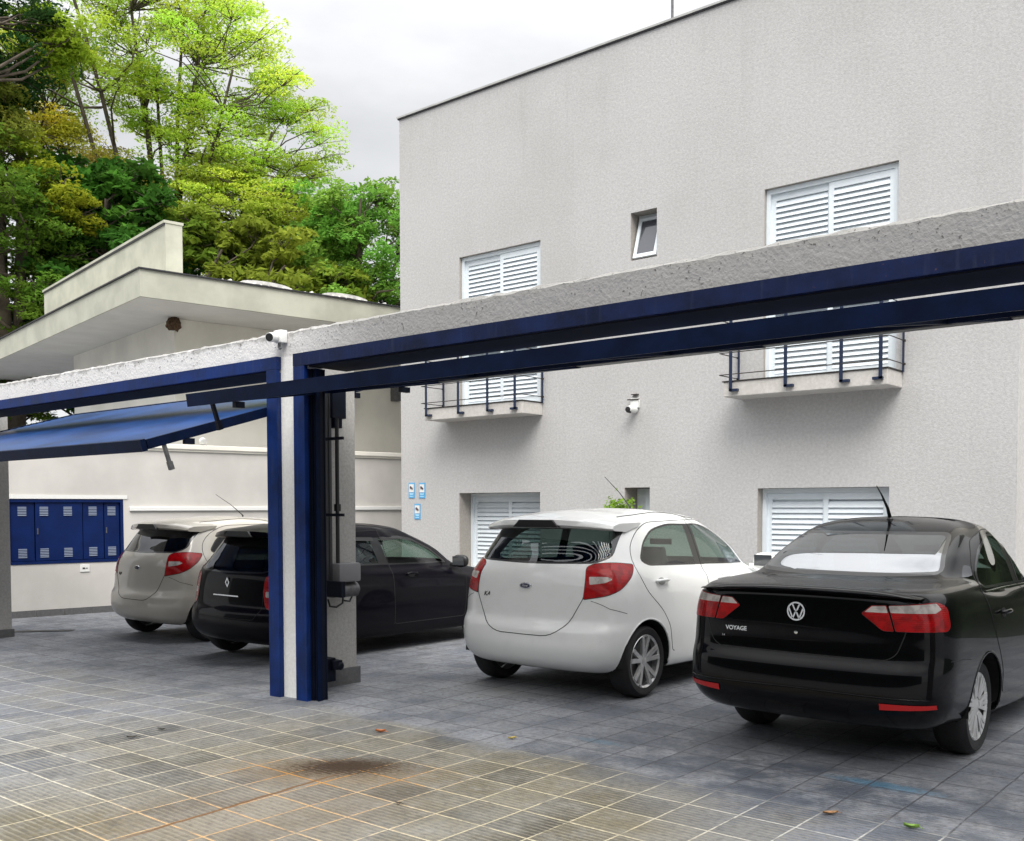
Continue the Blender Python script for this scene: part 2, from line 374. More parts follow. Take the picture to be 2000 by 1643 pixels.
def shutter_window(h, rec, mids=1):
    a, b, z0, z1, _ = h; y = YB + rec
    fr = MB(); t = .055
    fr.box(a+.004, a+t, y, y+.09, z0, z1-.004); fr.box(b-t, b-.004, y, y+.09, z0, z1-.004)
    fr.box(a+t, b-t, y, y+.09, z1-t-.004, z1-.004); fr.box(a+t, b-t, y, y+.09, z0+.002, z0+t)
    fo = child(fr, 'window', M['white_alu'], bld)
    xm = (a+b)/2
    for k, (l, r) in enumerate(((a+t, xm+.02), (xm-.02, b-t))):
        yy = y + (.038 if k == 0 else .012); s = MB(); st = .06
        s.box(l, l+st, yy, yy+.025, z0+t, z1-t-.006); s.box(r-st, r, yy, yy+.025, z0+t, z1-t-.006)
        s.box(l+st, r-st, yy, yy+.025, z1-t-.085, z1-t-.006); s.box(l+st, r-st, yy, yy+.025, z0+t, z0+t+.08)
        z = z0+t+.10
        while z < z1-t-.10:
            s.bar((l+st, yy+.012, z), (r-st, yy+.012, z), .080, .004, up=(0, -.90, .44) )
            z += .0435*1.5
        child(s, 'shutter', M['white_alu'], fo)
    bk = MB(); bk.box(a+.05, b-.05, y+.080, y+.10, z0+.05, z1-.05); child(bk, 'pane', M['white_alu'], fo)
shutter_window(H_up1, .05); shutter_window(H_up2, .05)
shutter_window(H_lo1, .26); shutter_window(H_lo2, .13)
glass_dark = mat('grey_window_glass', (.06, .065, .08), .08, spec=.8)
# small tilted toilet window upstairs
a, b, z0, z1, _ = H_s1
fr = MB(); fr.box(a+.004, a+.03, YB+.20, YB+.26, z0, z1); fr.box(b-.03, b-.004, YB+.20, YB+.26, z0, z1); fr.box(a+.03, b-.03, YB+.2, YB+.26, z1-.03, z1-.004); fr.box(a+.03, b-.03, YB+.2, YB+.26, z0+.004, z0+.03)
fo = child(fr, 'small_window', M['white_alu'], bld)
bk = MB(); bk.box(a+.03, b-.03, YB+.262, YB+.27, z0+.02, z1-.02); child(bk, 'inner_dark', M['black'], fo)
sa = MB(); T = Matrix.Translation((0, YB+.19, z1-.05)) @ Matrix.Rotation(R(-17), 4, 'X')
sa.T = T; hh = z1-z0-.05
sa.box(a+.03, a+.075, -.02, .02, -hh, 0); sa.box(b-.06, b-.015, -.02, .02, -hh, 0); sa.box(a+.075, b-.06, -.02, .02, -.045, 0); sa.box(a+.075, b-.06, -.02, .02, -hh, -hh+.05)
child(sa, 'sash', M['white_alu'], fo)
gl = MB(); gl.T = T; gl.box(a+.075, b-.06, -.004, .004, -hh+.05, -.045); child(gl, 'pane', glass_dark, fo)
a, b, z0, z1, _ = H_s2
fr = MB(); fr.box(a+.2, a+.27, YB+.22, YB+.28, z0, z1-.02); fr.box(b-.03, b-.004, YB+.22, YB+.28, z0, z1); fr.box(a+.27, b-.03, YB+.22, YB+.28, z1-.05, z1-.004)
fr.box(a+.01, a+.2, YB+.30, YB+.31, z0, z1-.01)
fo = child(fr, 'small_window', M['white_alu'], bld)
gl = MB(); gl.box(a+.25, b-.03, YB+.285, YB+.29, z0, z1-.04); child(gl, 'pane', M['black'], fo)
# balconies
def balcony(x0, x1, posts):
    y0, y1, z0, z1 = YB-.47, YB-.002, 2.86, 3.035
    s = MB(); s.box(x0, x1, y0, y1, z0, z1, .008); so = child(s, 'balcony', M['slab'], bld)
    e = MB(); e.box(x0-.012, x1+.012, y0-.012, y1, z1+.001, z1+.014); child(e, 'drip_edge', M['wire'], so)
    for px_, dr in posts:
        p = MB(); p.box(px_-.02, px_+.02, y0-.05, y0-.04, z0+.06, 3.80); p.box(px_-.02 if dr > 0 else px_-.09, px_+.09 if dr > 0 else px_+.02, y0-.05, y0-.004, z0+.055, z0+.085)
        child(p, 'railing_post', M['rail'], so)
    for px_ in (x0-.02, x1+.02):
        p = MB(); p.box(px_-.008, px_+.008, y1-.05, y1-.02, z1, 3.80); child(p, 'railing_post', M['rail'], so)
    wr = MB()
    for z in (3.12, 3.38, 3.62, 3.78):
        wr.tube([(x0-.03, y1-.035, z), (x0-.03, y0-.045, z), (x1+.03, y0-.045, z), (x1+.03, y1-.035, z)], .0065, 6)
    for k in (x0-.03, x1+.03):
        for z in (3.12, 3.38, 3.62, 3.78): wr.box(k-.012, k+.012, y1-.05, y1-.02, z-.012, z+.012)
    child(wr, 'railing_wire', M['wire'], so)
balcony(-11.0, -9.06, [(-10.93, 1), (-10.26, 1), (-9.68, 1), (-9.16, -1)])
balcony(-5.90, -3.92, [(-5.78, 1), (-5.08, 1), (-4.42, 1), (-3.98, -1)])

# neighbouring cream wall at the far right
nb = MB(); nb.box(XR+.05, XR+1.5, YB+.6, YB+10, -.3, 7.9); o = nb.build('neighbouring_house', M['cream'])
tag(o, 'cream wall of the neighbouring house at the far right edge', 'building')
o.name = 'cream_house'
hd = MB(); hd.box(-.9, 14, 13.5, 15, -.3, 5.2); o = hd.build('unseen_backdrop', mat('dark_hedge', (.02, .035, .012), .95, var=.8, vscale=2.5, bump=1, bscale=8)); tag(o, 'unseen dark hedge right of the cream house, outside the picture', 'hedge')  # unseen block, added so the sedan's side reflects something dark

# ------------------------------------------------------------------ things on the facade
def sign(x, z, label):
    e = empty('sign', (x, YB-.001, z)); tag(e, label, 'sign', 'blue and white camera notices on the facade')
    p = MB(); p.box(-.068, .068, -.008, 0, -.125, .125); p.build('panel', M_sign_blue, e)
    q = MB(); q.box(-.052, .052, -.011, -.0085, -.03, .10); q.build('pictogram_field', M['white_plastic'], e)
    k = MB(); k.T = Matrix.Translation((0, -.014, .04)) @ Matrix.Rotation(R(-32), 4, 'Y').inverted()
    k.box(-.036, .03, -.002, .002, -.015, .017); k.box(.031, .040, -.002, .002, -.008, .010); k.box(-.02, -.008, -.002, .002, -.03, -.0155)
    k.build('camera_pictogram', M['pict'], e)
    t = MB()
    for zz, ww in ((-.052, .045), (-.068, .038), (-.098, .042)): t.box(-ww, ww, -.0105, -.0085, zz-.006, zz+.006)
    t.build('lettering', M['pale_blue'], e)
M_sign_blue = mat('sign_blue', (.10, .38, .68), .4); M['pict'] = mat('pictogram_dark', (.10, .07, .08), .5); M['pale_blue'] = mat('lettering_pale_blue', (.42, .72, .90), .4)
sign(-11.775, 1.80, 'blue camera notice, upper left of the three on the grey facade')
sign(-11.535, 1.795, 'blue camera notice, upper right of the three on the grey facade')
sign(-11.645, 1.455, 'blue camera notice, lowest of the three on the grey facade')

e = empty('wall_camera', (-7.46, YB, 2.84)); tag(e, 'white wall camera with dark lens below its bracket on the grey facade', 'camera')
p = MB(); p.box(-.06, .07, -.05, 0, .02, .15, .01); p.build('junction_box', M['white_plastic'], e, angle=40)
p = MB(); p.box(-.10, .09, -.062, -.05, .125, .14); p.box(-.02, .05, -.055, -.045, .17, .18); p.box(-.04, .05, -.06, 0, .195, .205); p.build('bracket', M['wire'], e)
p = MB(); p.lathe([(0.001,-.18),(.04,-.175),(.052,-.13),(.05,-.02),(.03,0)], axis='y', n=20); p.build('housing', M['white_plastic'], e, angle=40)
p = MB(); p.lathe([(.001,-.19),(.036,-.186),(.046,-.16),(.047,-.12)], (-.012,0,-.01), axis='y', n=20); p.build('lens', M['black'], e, angle=40)
e = empty('beam_camera', (-6.66, 5.03, 2.86)); tag(e, 'small white bullet camera on the concrete beam above the gate post', 'camera')
p = MB(); p.box(-.01, .085, -.05, .015, -.01, .09, .006); p.build('mount', M['white_plastic'], e, angle=40)
p = MB(); p.T = Matrix.Translation((0.02, -.05, .035)) @ Matrix.Rotation(R(28), 4, 'Z') @ Matrix.Rotation(R(10), 4, 'X')
p.lathe([(.018,-.12),(.036,-.118),(.038,-.10),(.038,.04),(.03,.05)], axis='y', n=20); p.build('housing', M['white_plastic'], e, angle=40)
p = MB(); p.T = Matrix.Translation((0.02, -.05, .035)) @ Matrix.Rotation(R(28), 4, 'Z') @ Matrix.Rotation(R(10), 4, 'X')
p.lathe([(.001,-.122),(.032,-.121),(.032,-.119)], axis='y', n=20); p.build('lens', M['black'], e)
p = MB(); p.tube([(.04,-.03,-.01),(.035,-.03,-.04),(.05,-.03,-.06)], .012); p.build('cable', M['grey_metal'], e)

# ------------------------------------------------------------------ low house on the left
HW = Vector((-16.158, 9.921, 0)); HA = R(80)
hs = empty('low_house', HW, HA); tag(hs, 'low cream house with flat overhanging eaves and a raised parapet, left of the grey building', 'house')
p = MB(); p.box(0, 12, 0, 5.8, -.3, 4.885); p.build('wall', M['cream'], hs)
rf = MB(); rf.box(-1.15, 12.3, -1.575, 12, 4.888, 4.90); ro = rf.build('roof', M['soffit'], hs)
p = MB(); p.box(-1.15, 12.3, -1.60, -1.54, 4.87, 5.30); p.box(-1.175, -1.15, -1.60, 12, 4.87, 5.30); p.build('fascia', M['eave'], ro)
p = MB(); p.box(-1.20, 12.3, -1.63, -1.52, 5.302, 5.325); p.box(-1.205, -1.13, -1.52, 12, 5.302, 5.325); p.build('edge_flashing', M['dark_edge'], ro)
p = MB(); p.box(-1.14, 12.2, -1.5, 12, 5.0, 5.30); p.build('roof_deck', M['eave'], ro)
M['sheet'] = mat('white_fibre_cement', (.70, .69, .66), .85, var=.25, vscale=8, bump=.3, bscale=30)
p = MB()
for k in range(46):                                   # corrugated sheet ends peeping over the flashing
    s0 = .25 + k*.14; p.tube([(s0, -1.50, 5.335 + .012*math.sin(k*1.7)), (s0, 2, 5.42)], .03 + .006*math.sin(k*2.3), 8)
p.build('roof_sheet', M['sheet'], ro, smooth=True)
for s0, s1 in ((.62, 1.5), (2.2, 3.05)):
    p = MB(); pts = [(s0+(s1-s0)*t/10, 5.345+.085*math.sin(PI*min(1, max(0, (t+.6)/11.2)))**.35) for t in range(11)]
    lo = [(s0+(s1-s0)*t/10, 5.325+.045*math.sin(PI*t/10)**.5) for t in range(10, -1, -1)]
    p.prism(pts+lo, -1.48, -.9, 'y'); p.box(s0+.04, s1-.04, -1.3, -1.0, 5.33, 5.40); p.build('ridge_cap', M['sheet'], ro)
p = MB(); p.box(-.06, .26, .22, 7.75, 5.3, 6.60); po = p.build('parapet', M['eave'], hs)
p = MB(); p.box(-.055, .255, .205, .219, 5.3, 6.60); p.build('parapet_end', M['eave'], po)
p = MB(); p.box(-.085, .275, .19, 7.8, 6.603, 6.65); p.build('coping', M['eave'], po)
p = MB(); p.box(-.080, -.062, .2, 7.75, 6.565, 6.602); p.build('drip_edge', M['dark_edge'], po)
for s0, s1 in ((3.6, 3.9),):
    p = MB(); p.box(s0, s0+.10, -.03, 0, 3.25, 4.02); p.build('conduit', M['white_plastic'], hs)
p = MB(); p.box(4.55, 4.72, -.16, 0, 3.72, 4.12, .01); p.build('vent_hood', M['grey_metal'], hs)
# nest under the eaves
nm = mat('dried_mud_nest', (.10, .058, .03), .95, var=.6, vscale=30, bump=.9, bscale=50)
bm = bmesh.new(); bmesh.ops.create_icosphere(bm, subdivisions=4, radius=1)
for v in bm.verts:
    c_ = v.co.copy(); f = 1 + .13*math.sin(7*c_.x+2)*math.sin(6*c_.z) + .06*math.sin(19*c_.y+5*c_.z)
    if c_.z < -.35: f *= 1 - .55*max(0, 1 - (c_.x**2 + c_.y**2)/.35)
    v.co = Vector((c_.x*.125*f, c_.y*.12*f, c_.z*.13*f))
me = bpy.data.meshes.new('nest'); bm.to_mesh(me); bm.free(); me.materials.append(nm); me.polygons.foreach_set('use_smooth', [True]*len(me.polygons))
o = bpy.data.objects.new('nest', me); COL.objects.link(o); o.location = (-16.08, 9.86, 4.76); tag(o, 'brown mud nest under the eaves at the house corner', 'nest')

# ------------------------------------------------------------------ boundary wall with cabinet
BW = Vector((-14.863, 7.851, 0))
bw = empty('boundary_wall', BW, HA); tag(bw, 'off white rendered wall behind the parked cars with a ledge along its top', 'wall')
s0, s1 = -1.38, .31; c0, c1 = .685, 1.66
p = MB()
p.box(-2.6, s0, 0, .35, -.4, 2.47); p.box(s1, 7, 0, .35, -.4, 2.47); p.box(s0, s1, 0, .35, -.4, c0); p.box(s0, s1, 0, .35, c1, 2.47); p.box(s0, s1, .25, .35, c0, c1)
p.build('wall', M['white_wall'], bw)
p = MB(); p.box(-2.6, 7, -.05, .45, 2.473, 2.55, .01); p.box(-2.6, 7, -.025, -.002, 2.44, 2.472); p.build('ledge', M['cream'], bw)
p = MB(); p.box(.40, 7, -.035, -.001, 1.475, 1.54, .008); p.build('conduit', M['white_plastic'], bw)
p = MB()
for k in range(24):
    a_ = -2.6 + k*.4; p.box(a_, a_+.392, -.018, -.001, -.4, 0.0)
p.build('skirting', M['skirt'], bw)
p = MB(); p.box(s0-.0, s1+.06, -.012, -.001, c1+.003, c1+.06); p.build('lintel', M['white_plastic'], bw)
cb = empty('meter_cabinet', BW, HA); tag(cb, 'blue metal meter cabinet with louvred vents set into the off white wall', 'cabinet')
p = MB(); p.box(s0+.003, s0+.05, .0, .24, c0+.003, c1-.003); p.box(s1-.045, s1-.003, .0, .24, c0+.003, c1-.003); p.box(s0+.05, s1-.045, .0, .24, c1-.05, c1-.003); p.box(s0+.05, s1-.045, -.01, .24, c0+.003, c0+.045)
p.box(s0+.05, s1-.045, .2, .24, c0+.045, c1-.05); p.build('frame', M['blue2'], cb)
zz = [s0+.055, -.985, -.30, .02, s1-.05]; vents = [[-1.16], [-.86, -.52], [-.15], [.135]]
for k in range(4):
    p = MB(); p.box(zz[k]+.006, zz[k+1]-.006, .035 if k != 1 else .02, .055, c0+.05, c1-.055, .004); d = p.build('door', M['blue2'], cb)
    yb = .033 if k != 1 else .018
    for vx in vents[k]:
        for vz in (c0+.10, c1-.25):
            q = MB()
            for j in range(6): q.box(vx-.06, vx+.06, yb-.010, yb+.0, vz+j*.024, vz+j*.024+.012)
            q.build('vent', M['vent'] if 'vent' in M else M.setdefault('vent', mat('pale_vent_louvres', (.26, .31, .42), .5)), d)
    if k in (1, 3):
        q = MB(); q.box(zz[k]+.025, zz[k]+.04, yb-.02, yb, (c0+c1)/2-.04, (c0+c1)/2+.05); q.build('handle', M['grey_metal'], d)
e = empty('intercom_plate', (0, 0, 0)); e.location = BW + Vector((math.cos(HA)*-.29, math.sin(HA)*-.29, .60)); e.rotation_euler = (0, 0, HA); tag(e, 'small white switch plate on the wall below the blue cabinet', 'switch plate')
p = MB(); p.box(-.07, .07, -.014, 0, -.055, .055, .004); p.build('plate', M['white_plastic'], e)
p = MB(); p.box(-.035, 0, -.018, -.0145, -.012, .012); p.box(.012, .04, -.018, -.0145, -.006, .006); p.build('switch', M['black'], e)
e = empty('wall_spotlight', (0, 0, 0)); e.location = BW + Vector((math.cos(HA)*1.63, math.sin(HA)*1.63, 2.55)); e.rotation_euler = (0, 0, HA); tag(e, 'tiny round spotlight standing on the wall ledge', 'lamp')
p = MB(); p.T = Matrix.Translation((0, .02, .07)) @ Matrix.Rotation(R(25), 4, 'X'); p.lathe([(.02,.05),(.055,.03),(.06,-.03),(.05,-.035)], axis='y', n=18); p.build('lamp_head', M['white_plastic'], e, angle=40)
p = MB(); p.tube([(0,.02,0),(0,.02,.04)], .01); p.box(-.05,.06,0,.05,0,.008); p.build('bracket', M['wire'], e)
dr = MB(); dr.box(-.55, .35, -.08, .08, 0, .004); o = dr.build('drain_grate', M['black']); o.location = (-13.2, 6.15, gz(-13)+.004); o.rotation_euler = (0, 0, R(50)); tag(o, 'dark drain slot in the paving by the left pillar', 'drain')

# ------------------------------------------------------------------ concrete gate portal
por = empty('concrete_portal', (-6.62, 5.3, 0)); tag(por, 'weathered concrete beam on rendered pillars spanning the gateway', 'portal')
def rough_beam(x0, x1, y0, y1, z0, z1):
    n = 240; prof = []
    mb = MB(); vs = []; rr = random.Random(3)
    for i in range(n+1):
        x = x0+(x1-x0)*i/n; j = lambda s: (rr.random()-.5)*s
        vs += [(x, y0+j(.004), z0+j(.006)), (x, y0+j(.004), z1-.02+j(.010)), (x, y0+.02+j(.008), z1+j(.014)), (x, y1, z1), (x, y1, z0)]
    fs = []
    for i in range(n):
        for k in range(5): a = i*5+k; b = i*5+(k+1)%5; fs.append((a, b, b+5, a+5))
    fs += [(0,1,2,3,4), tuple(n*5+k for k in (4,3,2,1,0))]
    mb.add(vs, fs); return mb
child(rough_beam(-15.5, 1.5, 5.05, 5.30, 2.742, 2.945), 'beam', M['beam'], por)
gp = gz(-6.6)
p = MB(); p.box(-6.915, -6.72, 5.28, 5.87, gp-.1, 2.741); po_ = child(p, 'pillar', M['pillar'], por)
p = MB(); p.box(-6.935, -6.70, 5.40, 5.90, gp-.1, gp+.14); child(p, 'skirting', M['skirt'], po_)
p = MB(); p.box(-6.70, -6.42, 5.048, 5.27, gp-.1, 2.741); child(p, 'white_face', M['pillar_white'], por)
gl_ = gz(-13)
p = MB(); p.box(-13.6, -12.98, 5.05, 5.62, gl_-.1, 2.741); po2 = child(p, 'pillar', M['pillar'], por)
p = MB(); p.box(-13.62, -12.955, 5.03, 5.64, gl_-.1, gl_+.10); child(p, 'skirting', M['skirt'], po2)
p = MB(); p.box(.15, .75, 5.05, 5.62, -.1, 2.741); child(p, 'pillar', M['pillar'], por)

# ------------------------------------------------------------------ the two tilting gates
def gate(name, x0, x1, yo, zo, yi, zi, label, first):
    """x0..x1 clear width; outer panel edge at (yo, zo), inner edge at (yi, zi)"""
    PW = .138
    gr = empty(name, ((x0+x1)/2, 5.05, 0)); tag(gr, label, 'gate', 'open tilting gates in the concrete portal')
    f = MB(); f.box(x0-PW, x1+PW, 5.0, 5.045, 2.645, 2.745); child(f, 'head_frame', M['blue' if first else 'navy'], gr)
    f = MB(); f.box(x0+.004, x1-.004, 5.047, 5.43, 2.636, 2.739); child(f, 'lintel_box', M['lintel'], gr)
    for s_, xx in ((-1, x0), (1, x1)):
        f = MB(); g0 = gz(xx)
        a_, b_ = (xx-PW, xx) if s_ < 0 else (xx, xx+PW)
        f.box(a_, b_, 5.0, 5.035, g0-.05, 2.643, .004); f.box(a_+.01, b_-.004, 5.036, 5.045, g0-.05, 2.62)
        child(f, 'post', M['blue'], gr)
        if s_ > 0: continue
        f = MB()
        i = 1 if s_ < 0 else -1      # inward direction
        f.box(xx-i*.04, xx-i*.001, 5.047, 5.20, g0, 2.62); f.box(xx+i*.002, xx+i*.018, 5.06, 5.10, g0, 2.62); f.box(xx+i*.026, xx+i*.040, 5.07, 5.10, g0, 2.62); f.box(xx+i*.046, xx+i*.054, 5.08, 5.15, g0, 2.62)
        f.box(xx+i*.002, xx+i*.06, 5.15, 5.16, g0, 2.62)
        child(f, 'guide_track', M['dark_steel'], gr)
        f = MB(); f.box(xx+i*.058, xx+i*.068, 5.06, 5.10, g0, 2.62); child(f, 'counterweight_guide', M['dark_blue'], gr)
    # panel
    d = Vector((0, yi-yo, zi-zo)).normalized(); nrm = Vector((0, -d.z, d.y))
    A = Vector((0, yo, zo)); B = Vector((0, yi, zi)); ln = (B-A).length
    P = lambda x, t, h=0: tuple(Vector((x, 0, 0)) + A + d*t + nrm*h)
    fr = MB(); t_ = .085
    X0, X1 = x0+.01, x1-.01
    fr.bar(P(X0, .02), P(X1, .02), t_*.5, t_*1.05, up=nrm); fr.bar(P(X0, ln), P(X1, ln), t_*.6, t_*.8, up=nrm)
    fr.bar(P(X0+.02, .05), P(X0+.02, ln-.03), .04, t_*.85, up=nrm); fr.bar(P(X1-.02, .05), P(X1-.02, ln-.03), .04, t_*.85, up=nrm)
    for k in range(1, 4): xx = X0+(X1-X0)*k/4; fr.bar(P(xx, .05, -.02), P(xx, ln-.03, -.02), .035, .035, up=nrm)
    fr.bar(P(X0+.05, ln*.5, -.025), P(X1-.05, ln*.5, -.025), .035, .03, up=nrm)
    fo = child(fr, 'panel_frame', M['dark_blue'], gr)
    if not first:
        cw = MB(); cw.box(X0+.08, X1-.08, yi-.10, yi+.0, zi-.037, zi+.03, .006); child(cw, 'counterweight', M['black'], fo)
    sl = MB(); t = .07; n_ = int((ln-.1)/.087); pit = (ln-.1)/n_
    for k in range(n_):
        c_ = .05+pit*(k+.5); dd = (d + nrm*.16).normalized()
        ctr = A + d*c_ + nrm*.018; a_ = ctr - dd*pit*(.49 if first else .36); b_ = ctr + dd*pit*(.49 if first else .36)
        vs = []
        for xx in (X0+.045, X1-.045):
            for q in (a_, b_): vs += [Vector((xx, q.y, q.z)), Vector((xx, q.y, q.z)) + nrm*.003]
        sl.add(vs, [(0,2,6,4),(1,5,7,3),(0,4,5,1),(2,3,7,6),(0,1,3,2),(4,6,7,5)])
    child(sl, 'slat_panel', M['slat'], fo)
    for xx, sg in ((X0+.02, 1), (X1-.02, -1)):
        br = MB(); q0 = Vector(P(xx, .19, -.03)); br.bar(q0, q0+Vector((0, .05, -.15)), .022, .03, up=(1, 0, 0)); br.bar(q0+Vector((.0, .045, -.13)), q0+Vector((0, .065, -.19)), .035, .035, up=(1, 0, 0))
        child(br, 'lock_arm', M['grey_metal'] if first else M['dark_steel'], fo)
        br = MB(); br.box(xx-.02, xx+.02, P(xx, .42)[1]-.04, P(xx, .42)[1]+.04, P(xx, .42)[2]-.085, P(xx, .42)[2]-.04); child(br, 'lock_plate', M['dark_steel'], fo)
        br = MB(); br.box(xx-.02, xx+.02, P(xx, ln-.45)[1]-.05, P(xx, ln-.45)[1]+.05, P(xx, ln-.45)[2]-.085, P(xx, ln-.45)[2]-.04); child(br, 'hinge_arm', M['dark_steel'], fo)
    return gr
M['dark_blue'] = mat('dark_blue_steel', (.0012, .006, .026), .5, var=.35, vscale=6, bump=.1, bscale=30, spec=.12); M['lintel'] = mat('dark_lintel_box', (.014, .012, .014), .8, var=.2)
M['slat'] = mat('blue_slats', (.010, .045, .16), .28, var=.5, vscale=1.6)
gate('tilting_gate', -12.82, -6.80, 3.90, 1.985, 6.40, 2.715, 'left blue gate tipped open so its slatted top shows above the silver hatchback', True)
gate('tilting_gate', -6.315, .0, 3.96, 2.286, 6.50, 2.672, 'right blue gate tipped nearly flat over the white and black cars', False)

# gate opener on the pillar
M['rail_grey'] = mat('opener_rail_steel', (.055, .055, .06), .5, .3)
op = empty('gate_opener', (-6.62, 5.52, gp)); tag(op, 'electric gate opener with vertical screw rail beside the central pillar', 'gate opener')
def oc(mb, n, m, par=op, **k): return child(mb, n, m, par, **k)
p = MB(); p.box(-6.65, -6.60, 5.41, 5.49, .80, 2.50); p.box(-6.605, -6.59, 5.40, 5.425, .8, 2.5); p.box(-6.605, -6.59, 5.475, 5.50, .8, 2.5); oc(p, 'rail', M['rail_grey'])
p = MB(); p.tube([(-6.58, 5.55, .95), (-6.58, 5.55, 2.45)], .017, 10); p.box(-6.60, -6.56, 5.53, 5.57, 1.50, 1.56); p.tube([(-6.62, 5.50, .95), (-6.62, 5.50, 2.45)], .008, 8); oc(p, 'screw_rod', M['black'])
p = MB(); p.box(-6.66, -6.56, 5.49, 5.64, 2.28, 2.52, .01); p.box(-6.64, -6.57, 5.52, 5.60, 2.2, 2.28); oc(p, 'top_bracket', M['dark_steel'])
p = MB(); p.box(-6.67, -6.50, 5.50, 5.74, .90, 1.06, .02); oc(p, 'motor_cover', M['motor_grey'] if 'motor_grey' in M else M.setdefault('motor_grey', mat('motor_grey', (.19, .19, .20), .5)), angle=35)
p = MB(); p.lathe([(.03,-.11),(.062,-.10),(.065,.08),(.045,.10)], (-6.585, 5.66, .83), axis='y', n=20); p.lathe([(.02,-.07),(.05,-.06),(.05,.05),(.03,.07)], (-6.585, 5.50, .84), axis='z', n=16); oc(p, 'motor', M['grey_metal'], angle=40)
p = MB(); p.tube([(-6.57,5.60,.80),(-6.56,5.58,.72),(-6.57,5.52,.69),(-6.58,5.46,.70),(-6.58,5.44,.76)], .009, 8); p.tube([(-6.57,5.70,.78),(-6.56,5.66,.73),(-6.56,5.6,.74)], .008, 8); oc(p, 'cable', M['black'])
for z in (.86, 1.47, 2.10):
    p = MB(); p.box(-6.64, -6.36, 5.40 if z < 1 else 5.42, 5.44, z-.012 if z > 1 else z-.07, z+.012 if z > 1 else z+.06); p.box(-6.64, -6.62, 5.42, 5.46, z-.06, z+.02); oc(p, 'bracket', M['dark_steel'])
hg = MB(); hg.box(-6.70, -6.58, 5.42, 5.52, .06, .26, .008); hg.box(-6.66, -6.54, 5.46, 5.56, .16, .24, .008); hg.lathe([(.02,-.03),(.035,-.02),(.035,.02),(.02,.03)], (-6.56, 5.54, .19), axis='x', n=14)
o = hg.build('floor_bracket', M['dark_steel']); tag(o, 'blue steel bracket bolted at the foot of the central pillar', 'bracket')
# ------------------------------------------------------------------ cars
def paint(name, base, metal=0, rough=.22, coat=1.0):
    m = bpy.data.materials.new(name); m.use_nodes = True; g = G(m); b = m.node_tree.nodes['Principled BSDF']
    b.inputs['Metallic'].default_value = metal; b.inputs['Coat Weight'].default_value = coat; b.inputs['Coat Roughness'].default_value = .025; b.inputs['Roughness'].default_value = rough + .15; b.inputs['Specular IOR Level'].default_value = .05 if max(base) < .1 else .4
    geo = g.n('ShaderNodeNewGeometry'); o = g.obj()
    dirt = g.m('MULTIPLY', g.sm(g.noise(o, 5, 5, .6), .45, .8), .14)
    z = g.n('ShaderNodeSeparateXYZ', {0: o}).outputs[2]
    dirt = g.m('ADD', dirt, g.m('MULTIPLY', g.m('SUBTRACT', 1, g.sm(z, .15, .5)), .22))
    d_ = [min(.5, x*.55+(.008 if max(base) < .1 else .025)) for x in base]
    c = g.mix(dirt, base, d_); c = g.mix(geo.outputs['Backfacing'], c, (.02, .02, .022))
    m.node_tree.links.new(c, b.inputs['Base Color']); m.node_tree.links.new(g.m('MULTIPLY', g.m('SUBTRACT', 1, geo.outputs['Backfacing']), coat), b.inputs['Coat Weight'])
    return m
def tint_glass(name, tr, refl=1.0, rough=.01, f0=.055):
    m = bpy.data.materials.new(name); m.use_nodes = True; n = m.node_tree.nodes; n.clear(); g = G(m)
    t = g.n('ShaderNodeBsdfTransparent', {0: (*tr, 1)}); gl = g.n('ShaderNodeBsdfGlossy', {0: (.95*refl, .97*refl, 1.0*refl, 1), 'Roughness': rough})
    ge = g.n('ShaderNodeNewGeometry'); dt = g.n('ShaderNodeVectorMath', {0: ge.outputs['Normal'], 1: ge.outputs['Incoming']}, operation='DOT_PRODUCT').outputs['Value']
    f = g.m('ADD', f0, g.m('MULTIPLY', g.m('POWER', g.m('SUBTRACT', 1, g.m('ABSOLUTE', dt)), 4.2), .9))
    mx = g.n('ShaderNodeMixShader', {0: f}); m.node_tree.links.new(t.outputs[0], mx.inputs[1]); m.node_tree.links.new(gl.outputs[0], mx.inputs[2])
    out = g.n('ShaderNodeOutputMaterial'); m.node_tree.links.new(mx.outputs[0], out.inputs[0]); return m
def lens(name, base):
    m = mat(name, base, .12, coat=.35, spec=.2); g = G(m); b = m.node_tree.nodes['Principled BSDF']
    o = g.obj(); w = g.n('ShaderNodeTexWave', {'Vector': o, 'Scale': 28, 'Distortion': .3}, bands_direction='Z').outputs[0]
    f = g.noise(o, 18, 3)
    m.node_tree.links.new(g.mix(g.m('MULTIPLY', g.sm(f, .4, .65), .5), base, [x*.22 for x in base]), b.inputs['Base Color'])
    m.node_tree.links.new(g.bump(w, .25, .004), b.inputs['Normal']); return m
M['p_white'] = paint('white_car_paint', (.86, .865, .85)); M['p_beige'] = paint('pale_beige_car_paint', (.52, .485, .42), rough=.25)
M['p_black'] = paint('black_car_paint', (.0018, .0018, .0026), rough=.08, coat=.44); M['p_dark'] = paint('dark_aubergine_black_paint', (.003, .0025, .005), rough=.2, coat=.26)
for k_ in ('p_white', 'p_beige'): M[k_].diffuse_color = (.7, .7, .7, 1)
for k_ in ('p_black', 'p_dark'): M[k_].diffuse_color = (.01, .01, .01, 1)
M['g_tint'] = tint_glass('tinted_glass', (.30, .38, .36)); M['g_clear'] = tint_glass('green_glass', (.50, .62, .56)); M['g_dark'] = tint_glass('dark_film_glass', (.03, .035, .035))
M['g_sky'] = tint_glass('mirrored_rear_glass', (.10, .12, .12), f0=.26); M['g_mid'] = tint_glass('rear_glass', (.13, .16, .16)); M['mirror_glass'] = mat('mirror_glass', (.05, .055, .06), .08)
